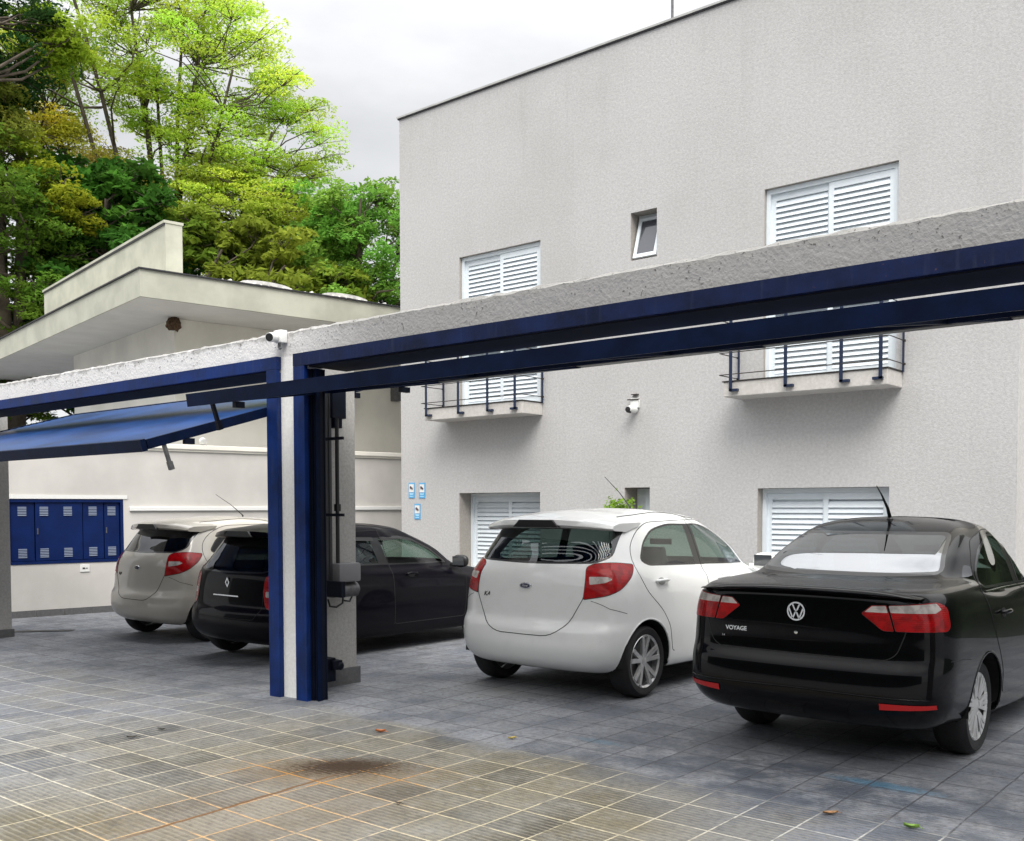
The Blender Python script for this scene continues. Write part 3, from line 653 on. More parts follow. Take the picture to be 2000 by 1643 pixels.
M['tyre'] = mat('tyre_rubber', (.012, .012, .013), .75, bump=.3, bscale=60); M['rim'] = mat('alloy_rim', (.62, .62, .62), .3, .6, var=.15, vscale=15)
M['hubcap'] = mat('silver_hubcap', (.55, .55, .55), .4, .3, var=.15, vscale=12); M['dark_in'] = mat('wheel_well_lining', (.006, .006, .006), .9)
M['seat'] = mat('dark_seat_fabric', (.05, .055, .065), .85, bump=.2, bscale=80); M['chrome'] = mat('chrome', (.75, .76, .77), .12, 1)
M['red'] = lens('red_lamp_lens', (.40, .002, .004)); M['clearl'] = lens('clear_lamp_lens', (.55, .50, .47)); M['seam'] = mat('panel_gap', (.01, .01, .01), .8)
M['refl'] = mat('red_reflector', (.45, .012, .012), .3); M['frit'] = mat('black_window_frame', (.008, .008, .009), .3, coat=.5)
M['badge_navy'] = mat('badge_navy', (.012, .02, .06), .3)
M['recess_grey'] = mat('recess_shadow_grey', (.30, .30, .29), .5)
M['head'] = mat('headlamp_lens', (.5, .52, .55), .1, coat=1)

def pchip(P, t, ts):
    """shape-preserving cubic through P (n,...) at parameters t, evaluated at ts"""
    P = np.asarray(P, float); n = len(t); h = np.diff(t); sh = (-1,) + (1,)*(P.ndim-1)
    dl = np.diff(P, axis=0)/h.reshape(sh); m = np.zeros_like(P)
    w1 = (2*h[1:]+h[:-1]).reshape(sh); w2 = (h[1:]+2*h[:-1]).reshape(sh); a, b = dl[:-1], dl[1:]
    ok = a*b > 1e-12
    with np.errstate(divide='ignore', invalid='ignore'): mm = (w1+w2)/(w1/a+w2/b)
    m[1:-1] = np.where(ok, mm, 0); m[0] = dl[0]; m[-1] = dl[-1]
    k = np.clip(np.searchsorted(t, ts, 'right')-1, 0, n-2); hh = h[k].reshape(sh); s = ((ts-t[k])/h[k]).reshape(sh)
    return P[k]*(2*s**3-3*s**2+1)+m[k]*hh*(s**3-2*s**2+s)+P[k+1]*(-2*s**3+3*s**2)+m[k+1]*hh*(s**3-s**2)

def body_grid(rings, ys=1, zs=1, xs=1):
    pts = []
    for (zr, zm, zf, yr, crn, wr, w, yf, cf, wf) in rings:
        y4 = yr+1.3*crn; y8 = yf-1.2*cf
        row = [(0, yr), (.42*wr, yr+.05*crn), (.74*wr, yr+.20*crn), (.93*wr, yr+.58*crn), (wr if w else 0, y4)]
        for f in (.2, .5, .8): row.append((w, y4+(y8-y4)*f))
        row += [(wf, y8), (.88*wf, yf-.5*cf), (.6*wf, yf-.15*cf), (0, yf)]
        ymid = (row[5][1]+row[7][1])/2; o = []
        for x, y in row:
            if y < ymid: f = min(1, max(0, (y-y4)/(ymid-y4+1e-9))); z = zr+(zm-zr)*f
            else: f = min(1, max(0, (y-ymid)/(y8-ymid+1e-9))); z = zm+(zf-zm)*f
            o.append((x*xs, y*ys, z*zs))
        pts.append(o)
    P = np.array(pts)                      # rings x 12 x 3
    Pm = P.copy()
    ch = np.linalg.norm(np.diff(P[3:9].mean(0), axis=0), axis=1); t = np.concatenate([[0], np.cumsum(ch)])
    # mirrored neighbours keep the centre line smooth
    L = P[:, 2:0:-1] * [-1, 1, 1]; Rr = P[:, -2:-4:-1] * [-1, 1, 1]
    tt = np.concatenate([[-t[2], -t[1]], t, [2*t[-1]-t[-2], 2*t[-1]-t[-3]]])
    Q = np.concatenate([L, P, Rr], axis=1)
    seg = [9, 8, 9, 9, 9, 12, 14, 12, 8, 6, 6]
    ts = np.concatenate([np.linspace(t[i], t[i+1], seg[i], endpoint=False) for i in range(len(t)-1)] + [[t[-1]]])
    Q = np.moveaxis(pchip(np.moveaxis(Q, 1, 0), tt, ts), 0, 1)
    cr = np.linalg.norm(np.diff(P[:, [0, 2, 4, 6]], axis=0), axis=2).mean(1); u = np.concatenate([[0], np.cumsum(cr)])
    us = np.concatenate([np.linspace(u[i], u[i+1], max(3, int(cr[i]/.017)), endpoint=False) for i in range(len(u)-1)] + [[u[-1]]])
    Q = pchip(Q, u, us)
    for _ in range(4):                     # light smoothing of curvature, both ways
        q = Q.copy(); q[1:-1] = .25*Q[:-2]+.5*Q[1:-1]+.25*Q[2:]; q[0] = Q[0]; q[-1] = Q[-1]
        e = np.concatenate([q[:, 1:2]*[-1,1,1], q, q[:, -2:-1]*[-1,1,1]], axis=1); Q = .25*e[:, :-2]+.5*e[:, 1:-1]+.25*e[:, 2:]
    Q[:, 0, 0] = 0; Q[:, -1, 0] = 0
    return Q

def in_poly(x, y, poly):
    c = False; n = len(poly); j = n-1
    for i in range(n):
        xi, yi = poly[i]; xj, yj = poly[j]
        if (yi > y) != (yj > y) and x < (xj-xi)*(y-yi)/(yj-yi)+xi: c = not c
        j = i
    return c
def rounded(poly, r, n=3):
    out = []; N = len(poly)
    for i in range(N):
        p = Vector(poly[i]); a = Vector(poly[i-1]); b = Vector(poly[(i+1) % N]); ri = r[i] if hasattr(r, '__len__') else r
        if ri <= 0: out.append(tuple(p)); continue
        da = (a-p); db = (b-p); k = min(ri, da.length*.45, db.length*.45); A = p+da.normalized()*k; B = p+db.normalized()*k
        for t in range(n+1): s = t/n; q = A*(1-s)**2+p*2*s*(1-s)+B*s*s; out.append((q.x, q.y))
    return out

def shrink(poly, w):
    n = len(poly); A = sum(poly[i][0]*poly[(i+1) % n][1]-poly[(i+1) % n][0]*poly[i][1] for i in range(n)); sg = 1 if A > 0 else -1; out = []
    for i in range(n):
        p = Vector(poly[i]); a = (p-Vector(poly[i-1])); b = (Vector(poly[(i+1) % n])-p)
        if a.length < 1e-6 or b.length < 1e-6: out.append(tuple(p)); continue
        a.normalize(); b.normalize(); na = Vector((-a.y, a.x))*sg; nb = Vector((-b.y, b.x))*sg; m = na+nb; m = m.normalized() if m.length > .1 else na
        out.append(tuple(p+m*w/max(.5, m.dot(na))))
    return out
class Car:
    # projections: name -> (u vector, facing vector)
    PR = {'rear': (Vector((1,0,0)), Vector((0,-1,0))), 'front': (Vector((1,0,0)), Vector((0,1,0))),
          'right': (Vector((0,1,0)), Vector((1,0,0))), 'left': (Vector((0,1,0)), Vector((-1,0,0))),
          'rr': (Vector((1,1,0)), Vector((1,-1,0)).normalized()), 'rl': (Vector((-1,1,0)), Vector((-1,-1,0)).normalized()),
          'top': (Vector((1,0,0)), Vector((0,0,1)))}
    def __init__(s, name, rings, ys=1, zs=1, xs=1):
        Q = body_grid(rings, ys, zs, xs); s.bm = bmesh.new(); nr, nc = Q.shape[:2]; s.rings = rings
        full = np.concatenate([Q, Q[:, -2:0:-1]*[-1,1,1]], axis=1); C = full.shape[1]
        vv = [[None]*C for _ in range(nr)]
        for i in range(nr):
            for j in range(C): vv[i][j] = s.bm.verts.new(full[i, j])
        for i in range(nr-1):
            for j in range(C): s.bm.faces.new((vv[i][j], vv[i][(j+1) % C], vv[i+1][(j+1) % C], vv[i+1][j]))
        bmesh.ops.remove_doubles(s.bm, verts=[v for v in s.bm.verts if v.co.z > 1.2], dist=.0008)
        bmesh.ops.recalc_face_normals(s.bm, faces=s.bm.faces)
        s.under = [tuple(v) for v in full[0]]
        s.bm.normal_update()
        up = sum(f.normal.z for f in s.bm.faces if f.calc_center_median().z > 1.3)
        if up < 0: bmesh.ops.reverse_faces(s.bm, faces=s.bm.faces); s.bm.normal_update()
        s.lab = s.bm.faces.layers.int.new('lab'); s.names = ['body']; s.name = name
        s.bvh = BVHTree.FromBMesh(s.bm)
    def cut(s, label, proj, poly, over=(0,), lim=None):
        """faces inside the outline (u, z) seen along the projection become a part of their own"""
        U, F = s.PR[proj]; k = len(s.names); s.names.append(label); bm = s.bm
        us = [p[0] for p in poly]; zs = [p[1] for p in poly]; e = .06
        def ok(f):
            if f[s.lab] not in over: return False
            c = f.calc_center_median(); u = c.dot(U)
            if not (min(us)-e < u < max(us)+e and min(zs)-e < c.z < max(zs)+e): return False
            if f.normal.dot(F) < .12: return False
            return lim is None or lim(c)
        n = len(poly); m_ = .055; cand = [f for f in bm.faces if ok(f)]
        for i in range(n):
            a, b = poly[i], poly[(i+1) % n]
            lo, hi = (min(a[0], b[0])-m_, max(a[0], b[0])+m_), (min(a[1], b[1])-m_, max(a[1], b[1])+m_)
            fs = []; rest = []
            for f in cand:
                c = f.calc_center_median(); u = c.dot(U)
                (fs if lo[0] < u < lo[1] and hi[0] < c.z < hi[1] else rest).append(f)
            if not fs: continue
            du, dz = b[0]-a[0], b[1]-a[1]
            if abs(du)+abs(dz) < 1e-7: continue
            co = U.normalized()*(a[0]/U.length) + Vector((0,0,a[1])); no = (U/U.length*(dz) - Vector((0,0,1))*(du/U.length)).normalized()
            geo = list({x for f in fs for x in (*f.verts, *f.edges)}) + fs
            vs_ = {v for f in fs for v in f.verts}
            bmesh.ops.bisect_plane(bm, geom=geo, dist=1e-5, plane_co=co, plane_no=no)
            new = {f for v in vs_ if v.is_valid for e_ in v.link_edges for w_ in e_.verts for f in w_.link_faces}
            for f in new: f.normal_update()
            cand = list({f for f in rest if f.is_valid} | {f for f in new if ok(f)})
        for f in cand:
            f.normal_update()
            if ok(f):
                c = f.calc_center_median()
                if in_poly(c.dot(U), c.z, poly): f[s.lab] = k
        return k
    def pane(s, label, proj, poly, w, lim=None):
        """a glass pane inside its black frame"""
        s.cut(label+'_f', proj, poly, lim=lim); s.cut(label, proj, shrink(poly, w), over=(len(s.names)-1,), lim=lim)
    def arch(s, yc, zc, r):
        for pr in ('right', 'left'):
            poly = [(yc+r*math.cos(t), zc+r*math.sin(t)) for t in np.linspace(-.6, PI+.6, 26)]
            lowz = 0.0; poly = [(u, max(z, lowz)) for u, z in poly]; poly += [(yc-r*.80, lowz-.05), (yc+r*.80, lowz-.05)]
            s.cut('_arch', pr, poly, over=tuple(range(len(s.names))))
    def on(s, proj, u, z, off=.0, side=None):
        """a point of the body surface below (u, z) seen along a projection"""
        U, F = s.PR[proj]; o = U.normalized()*(u/U.length) + Vector((0, 0, z)) + F*6
        if proj in ('rear', 'right', 'left', 'front', 'rr', 'rl'): pass
        hit = s.bvh.ray_cast(o, -F)
        if hit[0] is None: return None, None
        return hit[0]+hit[1]*off, hit[1]
    def line(s, mb, proj, pts, r=.0035, closed=False, off=0.0):
        P = [Vector(p) for p in pts]
        if closed: P.append(P[0])
        out = []
        for a, b in zip(P[:-1], P[1:]):
            n = max(2, int((b-a).length/.02))
            for k in range(n):
                q = a+(b-a)*k/n; h, _ = s.on(proj, q.x, q.y, off)
                if h: out.append(h)
        h, _ = s.on(proj, P[-1].x, P[-1].y, off)
        if h: out.append(h)
        good = [out[0]] if out else []
        for q in out[1:]:
            if (q-good[-1]).length > .25:
                if len(good) > 1: mb.tube(good, r, 5)
                good = [q]
            elif (q-good[-1]).length > .004: good.append(q)
        if len(good) > 1: mb.tube(good, r, 5)
    def finish(s, parts, root):
        """parts: label -> (object name, material, parent label, outward offset)"""
        bm = s.bm; bm.normal_update(); bm.verts.index_update()
        obs = {}
        groups = {}
        for f in bm.faces: groups.setdefault(s.names[f[s.lab]], []).append(f)
        def emit(label, faces, name, m, parent, off):
            idx = {}; vs = []; ns = []; fs = []
            for f in faces:
                r = []
                for v in f.verts:
                    if v.index not in idx: idx[v.index] = len(vs); vs.append(v.co + v.normal*off); ns.append(tuple(v.normal))
                    r.append(idx[v.index])
                fs.append(r)
            me = bpy.data.meshes.new(name); me.from_pydata([tuple(v) for v in vs], [], fs); me.materials.append(m)
            me.polygons.foreach_set('use_smooth', [True]*len(me.polygons)); me.normals_split_custom_set_from_vertices(ns)
            o = bpy.data.objects.new(name, me); COL.objects.link(o); o.parent = parent; return o
        for label, (name, m, par, off) in parts.items():
            if label in groups: obs.setdefault(label, emit(label, groups[label], name, m, obs.get(par, root), off))
        return obs
def wheel(root, x, y, r, rim_r, style, wid=.19):
    s_ = 1 if x > 0 else -1
    w = empty('wheel', (x, y, r)); w.parent = root
    # a mesh, not an Empty, must carry the part: the tyre is the wheel's own mesh
    bpy.data.objects.remove(w)
    t = MB(); hw = wid/2
    t.lathe([(rim_r-.005,-hw+.01),(rim_r+.01,-hw),(r-.03,-hw-.006),(r-.008,-hw+.02),(r,-hw+.045),(r,hw-.045),(r-.008,hw-.02),(r-.03,hw+.006),(rim_r+.01,hw),(rim_r-.005,hw-.01)], axis='x', n=48, caps=False)
    o = t.build('wheel', M['tyre'], root, smooth=True, angle=50); o.location = (x-s_*hw, y, r)
    rim = MB()
    o_ = hw*s_
    rim.lathe([(rim_r, -hw*.9), (rim_r, hw*.9)], axis='x', n=40, caps=False)
    rim.lathe([(rim_r-.016, o_*.86), (rim_r-.001, o_*.98), (rim_r+.003, o_*.94)], axis='x', n=40, caps=False)
    if style == 'alloy':
        for k in range(5):
            for dd in (-.16, .16):
                a = 2*PI*k/5+.3; a1 = a+dd*.55; a2 = a+dd*1.35
                p = Vector((o_*.72, .035*math.cos(a1), .035*math.sin(a1))); q = Vector((o_*.92, (rim_r-.008)*math.cos(a2), (rim_r-.008)*math.sin(a2)))
                rim.bar(p, q, .034, .022, up=(1, 0, 0))
        rim.lathe([(.001, o_*.86), (.03, o_*.85), (.052, o_*.74), (.055, o_*.5)], axis='x', n=24)
        for k in range(4):
            a = PI/2*k+.4; rim.lathe([(.001, o_*.80), (.009, o_*.80), (.009, o_*.7)], (0, .04*math.cos(a), .04*math.sin(a)), axis='x', n=8)
    else:
        prof = [(.001, o_*.93), (.035, o_*.93), (.06, o_*.84), (.085, o_*.80)]
        rim.lathe(prof, axis='x', n=32, caps=False)
        for k in range(7):
            for dd, ww in ((-.15, .026), (.15, .026), (0.0, .020)):
                a = 2*PI*k/7; a1 = a+dd*.9; a2 = a+dd*1.6
                p = Vector((o_*.84, .06*math.cos(a1), .06*math.sin(a1))); q = Vector((o_*.93, (rim_r-.006)*math.cos(a2), (rim_r-.006)*math.sin(a2)))
                rim.bar(p, q, ww, .014, up=(1, 0, 0))
        rim.lathe([(rim_r-.03, o_*.88), (rim_r-.012, o_*.97), (rim_r, o_*.93)], axis='x', n=40, caps=False)
    rim.build('rim', M['rim' if style == 'alloy' else 'hubcap'], o, smooth=True, angle=35)
    bk = MB(); bk.lathe([(.001, o_*.35), (rim_r-.002, o_*.3)], axis='x', n=32, caps=False); bk.lathe([(.02, o_*.4), (rim_r*.72, o_*.42), (rim_r*.72, o_*.36)], axis='x', n=32, caps=False)
    bk.build('brake_disc', M['grey_metal'] if style == 'alloy' else M['dark_in'], o)
    return o

def car_common(car, root, obs, sp):
    # underbody, wheel wells
    ub = MB(); n = len(car.under); ub.add([(p[0]*.99, p[1], p[2]+.004) for p in car.under], [tuple(range(n))])
    L = sp['len']; w = sp['w']
    ub.box(-w*.6, w*.6, .75, L-.5, .17, .20)
    for y in (sp['wr'], sp['wf']):
        for sg in (-1, 1):
            vs = []; fs = []; N = 20; r = sp['ar']
            for i in range(N+1):
                t = -.05+(PI+.1)*i/N; yy, zz = y+r*math.cos(t), sp['r']+r*math.sin(t)
                vs += [(sg*(w-.016), yy, zz), (sg*(w-.30), yy, zz)]
            fs = [(2*i, 2*i+1, 2*i+3, 2*i+2) for i in range(N)]
            fs.append(tuple(2*i+1 for i in range(N+1)))
            ub.add(vs, fs)
    ub.build('underbody', M['dark_in'], root)
    # lips round the arches
    for y in (sp['wr'], sp['wf']):
        for pr in ('right', 'left'):
            lp = MB(); pts = [(y+sp['ar']*math.cos(t), sp['r']+sp['ar']*math.sin(t)) for t in np.linspace(-.25, PI+.25, 30)]
            car.line(lp, pr, [p for p in pts if p[1] > .24], r=.009, off=-.004)
            lp.build('arch_lip', sp['paint'], obs.get('body', root), smooth=True)
    for sg in (-1, 1):
        wheel(root, sg*(w-sp['inset']), sp['wr'], sp['r'], sp['rim'], sp['style']); wheel(root, sg*(w-sp['inset']), sp['wf'], sp['r'], sp['rim'], sp['style'])
    # seats
    yb = sp['seat_y']; zs_ = sp['seat_z']
    for sg in (-1, 1):
        s_ = MB(); s_.T = Matrix.Translation((sg*.36, yb, .30))
        s_.box(-.24, .24, .0, .5, 0, .17, .05); s_.T = Matrix.Translation((sg*.36, yb, .42)) @ Matrix.Rotation(R(16), 4, 'X')
        s_.box(-.24, .24, -.07, .05, 0, .56, .05); s_.box(-.13, .13, -.05, .04, .60, .60+.20*zs_, .04); s_.box(-.07, -.05, -.01, .01, .55, .62); s_.box(.05, .07, -.01, .01, .55, .62)
        s_.build('seat', M['seat'], root, angle=40)
    s_ = MB(); s_.box(-.6, .6, sp['bench']-.05, sp['bench']+.45, .28, .45, .05); s_.T = Matrix.Translation((0, sp['bench'], .42)) @ Matrix.Rotation(R(18), 4, 'X'); s_.box(-.62, .62, -.08, .05, 0, .46, .05)
    for sg in (-1, 1): s_.box(sg*.33-.12, sg*.33+.12, -.05, .04, .48, .60, .03)
    s_.build('rear_bench', M['seat'], root, angle=40)
    s_ = MB(); s_.box(-.66, .66, sp['dash'], sp['dash']+.35, .55, .90, .06); s_.T = Matrix.Translation((-.36, sp['dash']-.10, .86)) @ Matrix.Rotation(R(65), 4, 'X')
    s_.lathe([(.165,-.012),(.185,0),(.165,.012)], n=24, caps=False); s_.box(-.17, .17, -.02, .02, -.01, .01)
    s_.build('dashboard', M['black'], root, angle=40)
    s_ = MB(); s_.box(-.62, .62, sp['shelf'][0], sp['shelf'][1], sp['shelf'][2]-.02, sp['shelf'][2]); s_.build('parcel_shelf', M['black'], root)
    s_ = MB(); s_.box(-.12, .12, sp['dash']-.28, sp['dash']-.26, 1.27*zs_, 1.33*zs_, .01); s_.build('rear_view_mirror', M['black'], root)

def mirror(root, sg, y, z, x, m, s=1):
    b = MB(); bm = bmesh.new(); bmesh.ops.create_uvsphere(bm, u_segments=20, v_segments=12, radius=1)
    vs = []
    for v in bm.verts:
        c = v.co.copy()
        q = Vector((math.copysign(abs(c.x)**.75, c.x)*.115*s, c.y*.07*s*(1 if c.y > 0 else .55), math.copysign(abs(c.z)**.75, c.z)*.075*s))
        vs.append((sg*(x+.12)+q.x, y+q.y, z+q.z))
    b.add(vs, [[v.index for v in f.verts] for f in bm.faces]); bm.free()
    b.box(sg*(x-.03), sg*(x+.06), y-.02, y+.03, z-.07, z-.03)
    o = b.build('mirror', m, root, smooth=True, angle=50)
    g_ = MB(); g_.box(sg*(x+.12)-.09*s, sg*(x+.12)+.09*s, y-.042*s, y-.038*s, z-.05*s, z+.055*s, .002); g_.build('mirror_glass', M['mirror_glass'], o)
    return o
def handle(parent, car, side, y, z, m, ln=.19):
    pts = []; 
    for k in range(9):
        t = k/8; h, n = car.on(side, y-ln/2+ln*t, z, 0)
        pts.append(h + n*(.006+.030*math.sin(PI*t)**.5))
    b = MB(); b.tube(pts, [.006]+[.0135]*7+[.006], 10); o = b.build('handle', m, parent, smooth=True)
    c = MB(); q = []
    h, n = car.on(side, y, z, .001)
    for k in range(16):
        a = 2*PI*k/16; hh, _ = car.on(side, y+.055*math.cos(a), z-.004+.03*math.sin(a), .0015); q.append(hh)
    c.add(q, [tuple(range(16))]); c.build('handle_recess', M['recess_grey'] if max(m.diffuse_color[:3]) > .5 else M['seam'], o)
    return o

KA = [(.19,.19,.19,.40,.2,.56,.66,3.5,.3,.55), (.225,.20,.20,.15,.26,.74,.80,3.72,.35,.70), (.30,.245,.25,.045,.30,.815,.828,3.85,.4,.78), (.44,.42,.42,.0,.31,.837,.842,3.886,.42,.80),
      (.565,.60,.58,.012,.31,.842,.848,3.88,.42,.80), (.62,.70,.66,.050,.30,.840,.846,3.86,.42,.79), (.80,.84,.76,.070,.30,.836,.838,3.78,.45,.78), (.95,.925,.86,.095,.31,.818,.818,3.5,.5,.75),
      (1.03,.965,.95,.125,.32,.79,.795,3.10,.5,.70), (1.08,.985,.97,.16,.33,.765,.776,2.98,.45,.68), (1.20,1.14,1.16,.235,.32,.715,.725,2.70,.40,.64), (1.37,1.385,1.37,.355,.28,.635,.637,2.24,.35,.57),
      (1.425,1.447,1.43,.40,.25,.59,.592,2.10,.3,.53), (1.467,1.488,1.465,.50,.22,.49,.50,1.95,.25,.44), (1.497,1.515,1.49,.66,.15,.26,.28,1.80,.15,.25), (1.505,1.522,1.497,.74,.1,0,0,1.72,.1,0)]
VW = [(.22,.19,.19,.45,.2,.56,.66,3.85,.3,.55), (.265,.20,.20,.14,.24,.73,.78,4.05,.35,.66), (.35,.25,.26,.035,.27,.795,.805,4.16,.4,.74), (.44,.42,.42,.0,.28,.818,.822,4.21,.42,.77),
      (.60,.60,.58,.012,.28,.824,.828,4.20,.42,.77), (.665,.70,.66,.045,.27,.822,.826,4.16,.42,.76), (.86,.83,.78,.055,.27,.815,.818,4.05,.45,.75), (.96,.915,.88,.06,.28,.797,.80,3.75,.5,.72),
      (1.015,.95,.95,.065,.285,.768,.782,3.45,.5,.68), (1.045,.965,.98,.09,.29,.735,.768,3.30,.5,.67), (1.07,.975,.99,.36,.24,.69,.757,3.22,.45,.66), (1.085,.985,1.0,.60,.20,.655,.748,3.12,.45,.65),
      (1.235,1.15,1.18,.93,.2,.60,.69,2.76,.40,.60), (1.36,1.335,1.35,1.25,.2,.545,.605,2.36,.35,.54), (1.395,1.388,1.385,1.36,.2,.50,.565,2.24,.3,.50), (1.43,1.43,1.425,1.52,.18,.40,.46,2.1,.25,.42),
      (1.452,1.455,1.447,1.72,.12,.2,.24,1.95,.15,.22), (1.458,1.462,1.452,1.8,.1,0,0,1.88,.1,0)]

def hatch(kind, loc, rz, label):
    big = kind == 'black'
    ys, zs, xs = (1.035, .960, 1.02) if big else (1, 1, 1)
    c = Car(kind, KA, ys, zs, xs)
    S = lambda poly: [(p*ys, q*zs) for p, q in poly]
    SU = lambda poly: [(p*(xs+ys)/2, q*zs) for p, q in poly]
    ext = M['p_white'] if kind == 'white' else M['p_beige'] if kind == 'beige' else M['p_dark']
    SX = lambda poly: [(p*xs, q*zs) for p, q in poly]
    if not big:
        rw = rounded([(-.67,1.13),(-.62,1.37),(.62,1.37),(.67,1.13),(.58,1.085),(0,1.07),(-.58,1.085)], [.05,.02,.02,.05,.06,.2,.06])
        gate_ = rounded([(-.60,1.425),(.60,1.425),(.705,1.12),(.60,1.065),(.545,.81),(.43,.60),(.28,.51),(-.28,.51),(-.43,.60),(-.545,.81),(-.60,1.065),(-.705,1.12)], [.02,.02,.03,.02,.02,.12,.12,.12,.12,.02,.02,.03])
        lamp = rounded([(.665,.81),(.715,1.055),(.80,1.085),(1.02,1.095),(1.265,1.075),(1.23,.99),(1.09,.89),(.93,.845)], [.015,.03,.05,.1,.03,.06,.08,.05])
        lamp_in = rounded([(.735,.925),(.735,.985),(.93,.985),(.98,.965),(.90,.94)], .01)
    else:
        rw = rounded([(-.66,1.03),(-.59,1.37),(.59,1.37),(.66,1.03),(.5,.985),(0,.975),(-.5,.985)], [.05,.04,.04,.05,.06,.2,.06])
        gate_ = rounded([(-.60,1.42),(.60,1.42),(.66,1.00),(.56,.95),(.55,.60),(.48,.50),(-.48,.50),(-.55,.60),(-.56,.95),(-.66,1.0)], .03)
        lamp = rounded([(.70,.62),(.66,.78),(.69,.95),(.78,.985),(.88,.96),(.93,.80),(.90,.66),(.80,.60)], .04)
        lamp_in = rounded([(.70,.74),(.70,.80),(.90,.80),(.91,.74)], .02)
    c.pane('rear_window', 'rear', SX(rw), .018, lim=lambda q: q.y < 1.0)
    for pr, n in (('rr', 'r'), ('rl', 'l')):
        c.cut('tl_'+n, pr, SU(lamp), lim=lambda q: q.y < 1.2); c.cut('tli_'+n, pr, SU(lamp_in), over=(len(c.names)-1,), lim=lambda q: q.y < 1.2)
    c.cut('tailgate', 'rear', SX(gate_), lim=lambda q: q.y < .9)
    if not big:
        wr_ = rounded([(.60,1.10),(.70,1.055),(1.50,1.03),(1.47,1.385),(1.20,1.392),(.90,1.345),(.72,1.24)], [.05,.06,.02,.02,.1,.12,.06])
        wf_ = rounded([(1.60,1.03),(2.60,.995),(2.35,1.20),(2.10,1.335),(1.85,1.382),(1.565,1.386)], [.02,.03,.1,.12,.1,.02])
    else:
        wr_ = rounded([(.62,1.08),(.74,1.04),(1.46,1.025),(1.40,1.33),(1.10,1.345),(.86,1.31),(.70,1.2)], [.05,.06,.02,.02,.1,.12,.06])
        wf_ = rounded([(1.56,1.022),(2.60,1.0),(2.33,1.18),(2.08,1.30),(1.85,1.335),(1.50,1.335)], [.02,.03,.1,.12,.1,.02])
    dr_ = rounded([(.985,.34),(.93,.56),(.82,.70),(.60,.86),(.50,1.03),(.53,1.2),(.68,1.33),(.9,1.405),(1.54,1.418),(1.585,1.0),(1.60,.34)], [.03,.06,.08,.08,.1,.08,.1,.08,.01,.02,.03])
    df_ = rounded([(1.60,.34),(1.585,1.0),(1.54,1.418),(1.9,1.415),(2.18,1.36),(2.45,1.2),(2.75,.97),(2.72,.60),(2.70,.34)], [.03,.02,.01,.08,.1,.1,.04,.1,.05])
    for sd_ in ('right', 'left'):
        c.pane('wr_'+sd_, sd_, S(wr_), .016); c.pane('wf_'+sd_, sd_, S(wf_), .016); c.cut('bp_'+sd_, sd_, S([(1.44,1.034),(1.64,1.026),(1.60,1.384),(1.42,1.386)] if not big else [(1.40,1.030),(1.60,1.022),(1.55,1.335),(1.34,1.335)])); c.cut('dr_'+sd_, sd_, S(dr_)); c.cut('df_'+sd_, sd_, S(df_))
    c.cut('windscreen', 'front', SX(rounded([(-.66,1.02),(-.53,1.385),(.53,1.385),(.66,1.02)], .05)), lim=lambda q: q.y > 1.9)
    for sg in (1, -1): c.cut('hl%d' % sg, 'front', SX(rounded([(sg*.42,.62),(sg*.46,.72),(sg*.74,.78),(sg*.77,.68)], .03)), lim=lambda q: q.y > 2.5)
    c.cut('grille', 'front', SX(rounded([(-.45,.36),(-.38,.56),(.38,.56),(.45,.36)], .04)), lim=lambda q: q.y > 2.5)
    sp = dict(len=3.886*ys, w=.845*xs, wr=.605*ys, wf=3.095*ys, r=.293, rim=.212, ar=.345, inset=.03, style='alloy', paint=ext, seat_y=1.62, seat_z=.92, bench=.80, dash=2.42, shelf=(.33,.72,.99*zs))
    c.arch(sp['wr'], sp['r'], sp['ar']); c.arch(sp['wf'], sp['r'], sp['ar'])
    root = empty('hatchback', loc, rz); tag(root, label, 'car', 'cars parked nose in against the grey building')
    sideg = M['g_clear'] if kind != 'beige' else M['g_dark']
    rearg = M['g_mid'] if kind == 'white' else M['g_dark']
    parts = {'body': ('body', ext, None, 0), 'tailgate': ('tailgate', ext, None, 0), 'rear_window': ('rear_window', rearg, 'tailgate', 0),
             'windscreen': ('windscreen', M['g_clear'], None, 0), 'rear_window_f': ('window_frame', M['frit'], 'tailgate', 0), 'grille': ('grille', M['black'], None, 0)}
    for n in 'rl': parts['tl_'+n] = ('taillight', M['red'], None, .004); parts['tli_'+n] = ('reversing_lens', M['clearl'], 'tl_'+n, .005)
    for sd_ in ('right', 'left'):
        parts['dr_'+sd_] = ('door', ext, None, 0); parts['wr_'+sd_] = ('window', sideg if not big else M['g_tint'], 'dr_'+sd_, 0)
        parts['df_'+sd_] = ('door', ext, None, 0); parts['wf_'+sd_] = ('window', sideg, 'df_'+sd_, 0)
        parts['wr_'+sd_+'_f'] = ('window_frame', M['frit'], 'dr_'+sd_, 0); parts['wf_'+sd_+'_f'] = ('window_frame', M['frit'], 'df_'+sd_, 0); parts['bp_'+sd_] = ('door_pillar', M['frit'], None, 0)
    for sg in (1, -1): parts['hl%d' % sg] = ('headlight', M['head'], None, .003)
    ob = c.finish(parts, root); car_common(c, root, ob, sp)
    # panel gaps and window rubbers
    sm_ = MB(); c.line(sm_, 'rear', [p for p in SX(gate_) if p[1] < 1.10*zs], .0042, off=-.001)
    for sd_ in ('right', 'left'):
        c.line(sm_, sd_, [p for p in S(dr_)[:-1]], .0036, off=-.001); c.line(sm_, sd_, [p for p in S(df_)], .0036, closed=True, off=-.001)
    for pr in ('rr', 'rl'): c.line(sm_, pr, SU(lamp), .004, closed=True, off=.001)
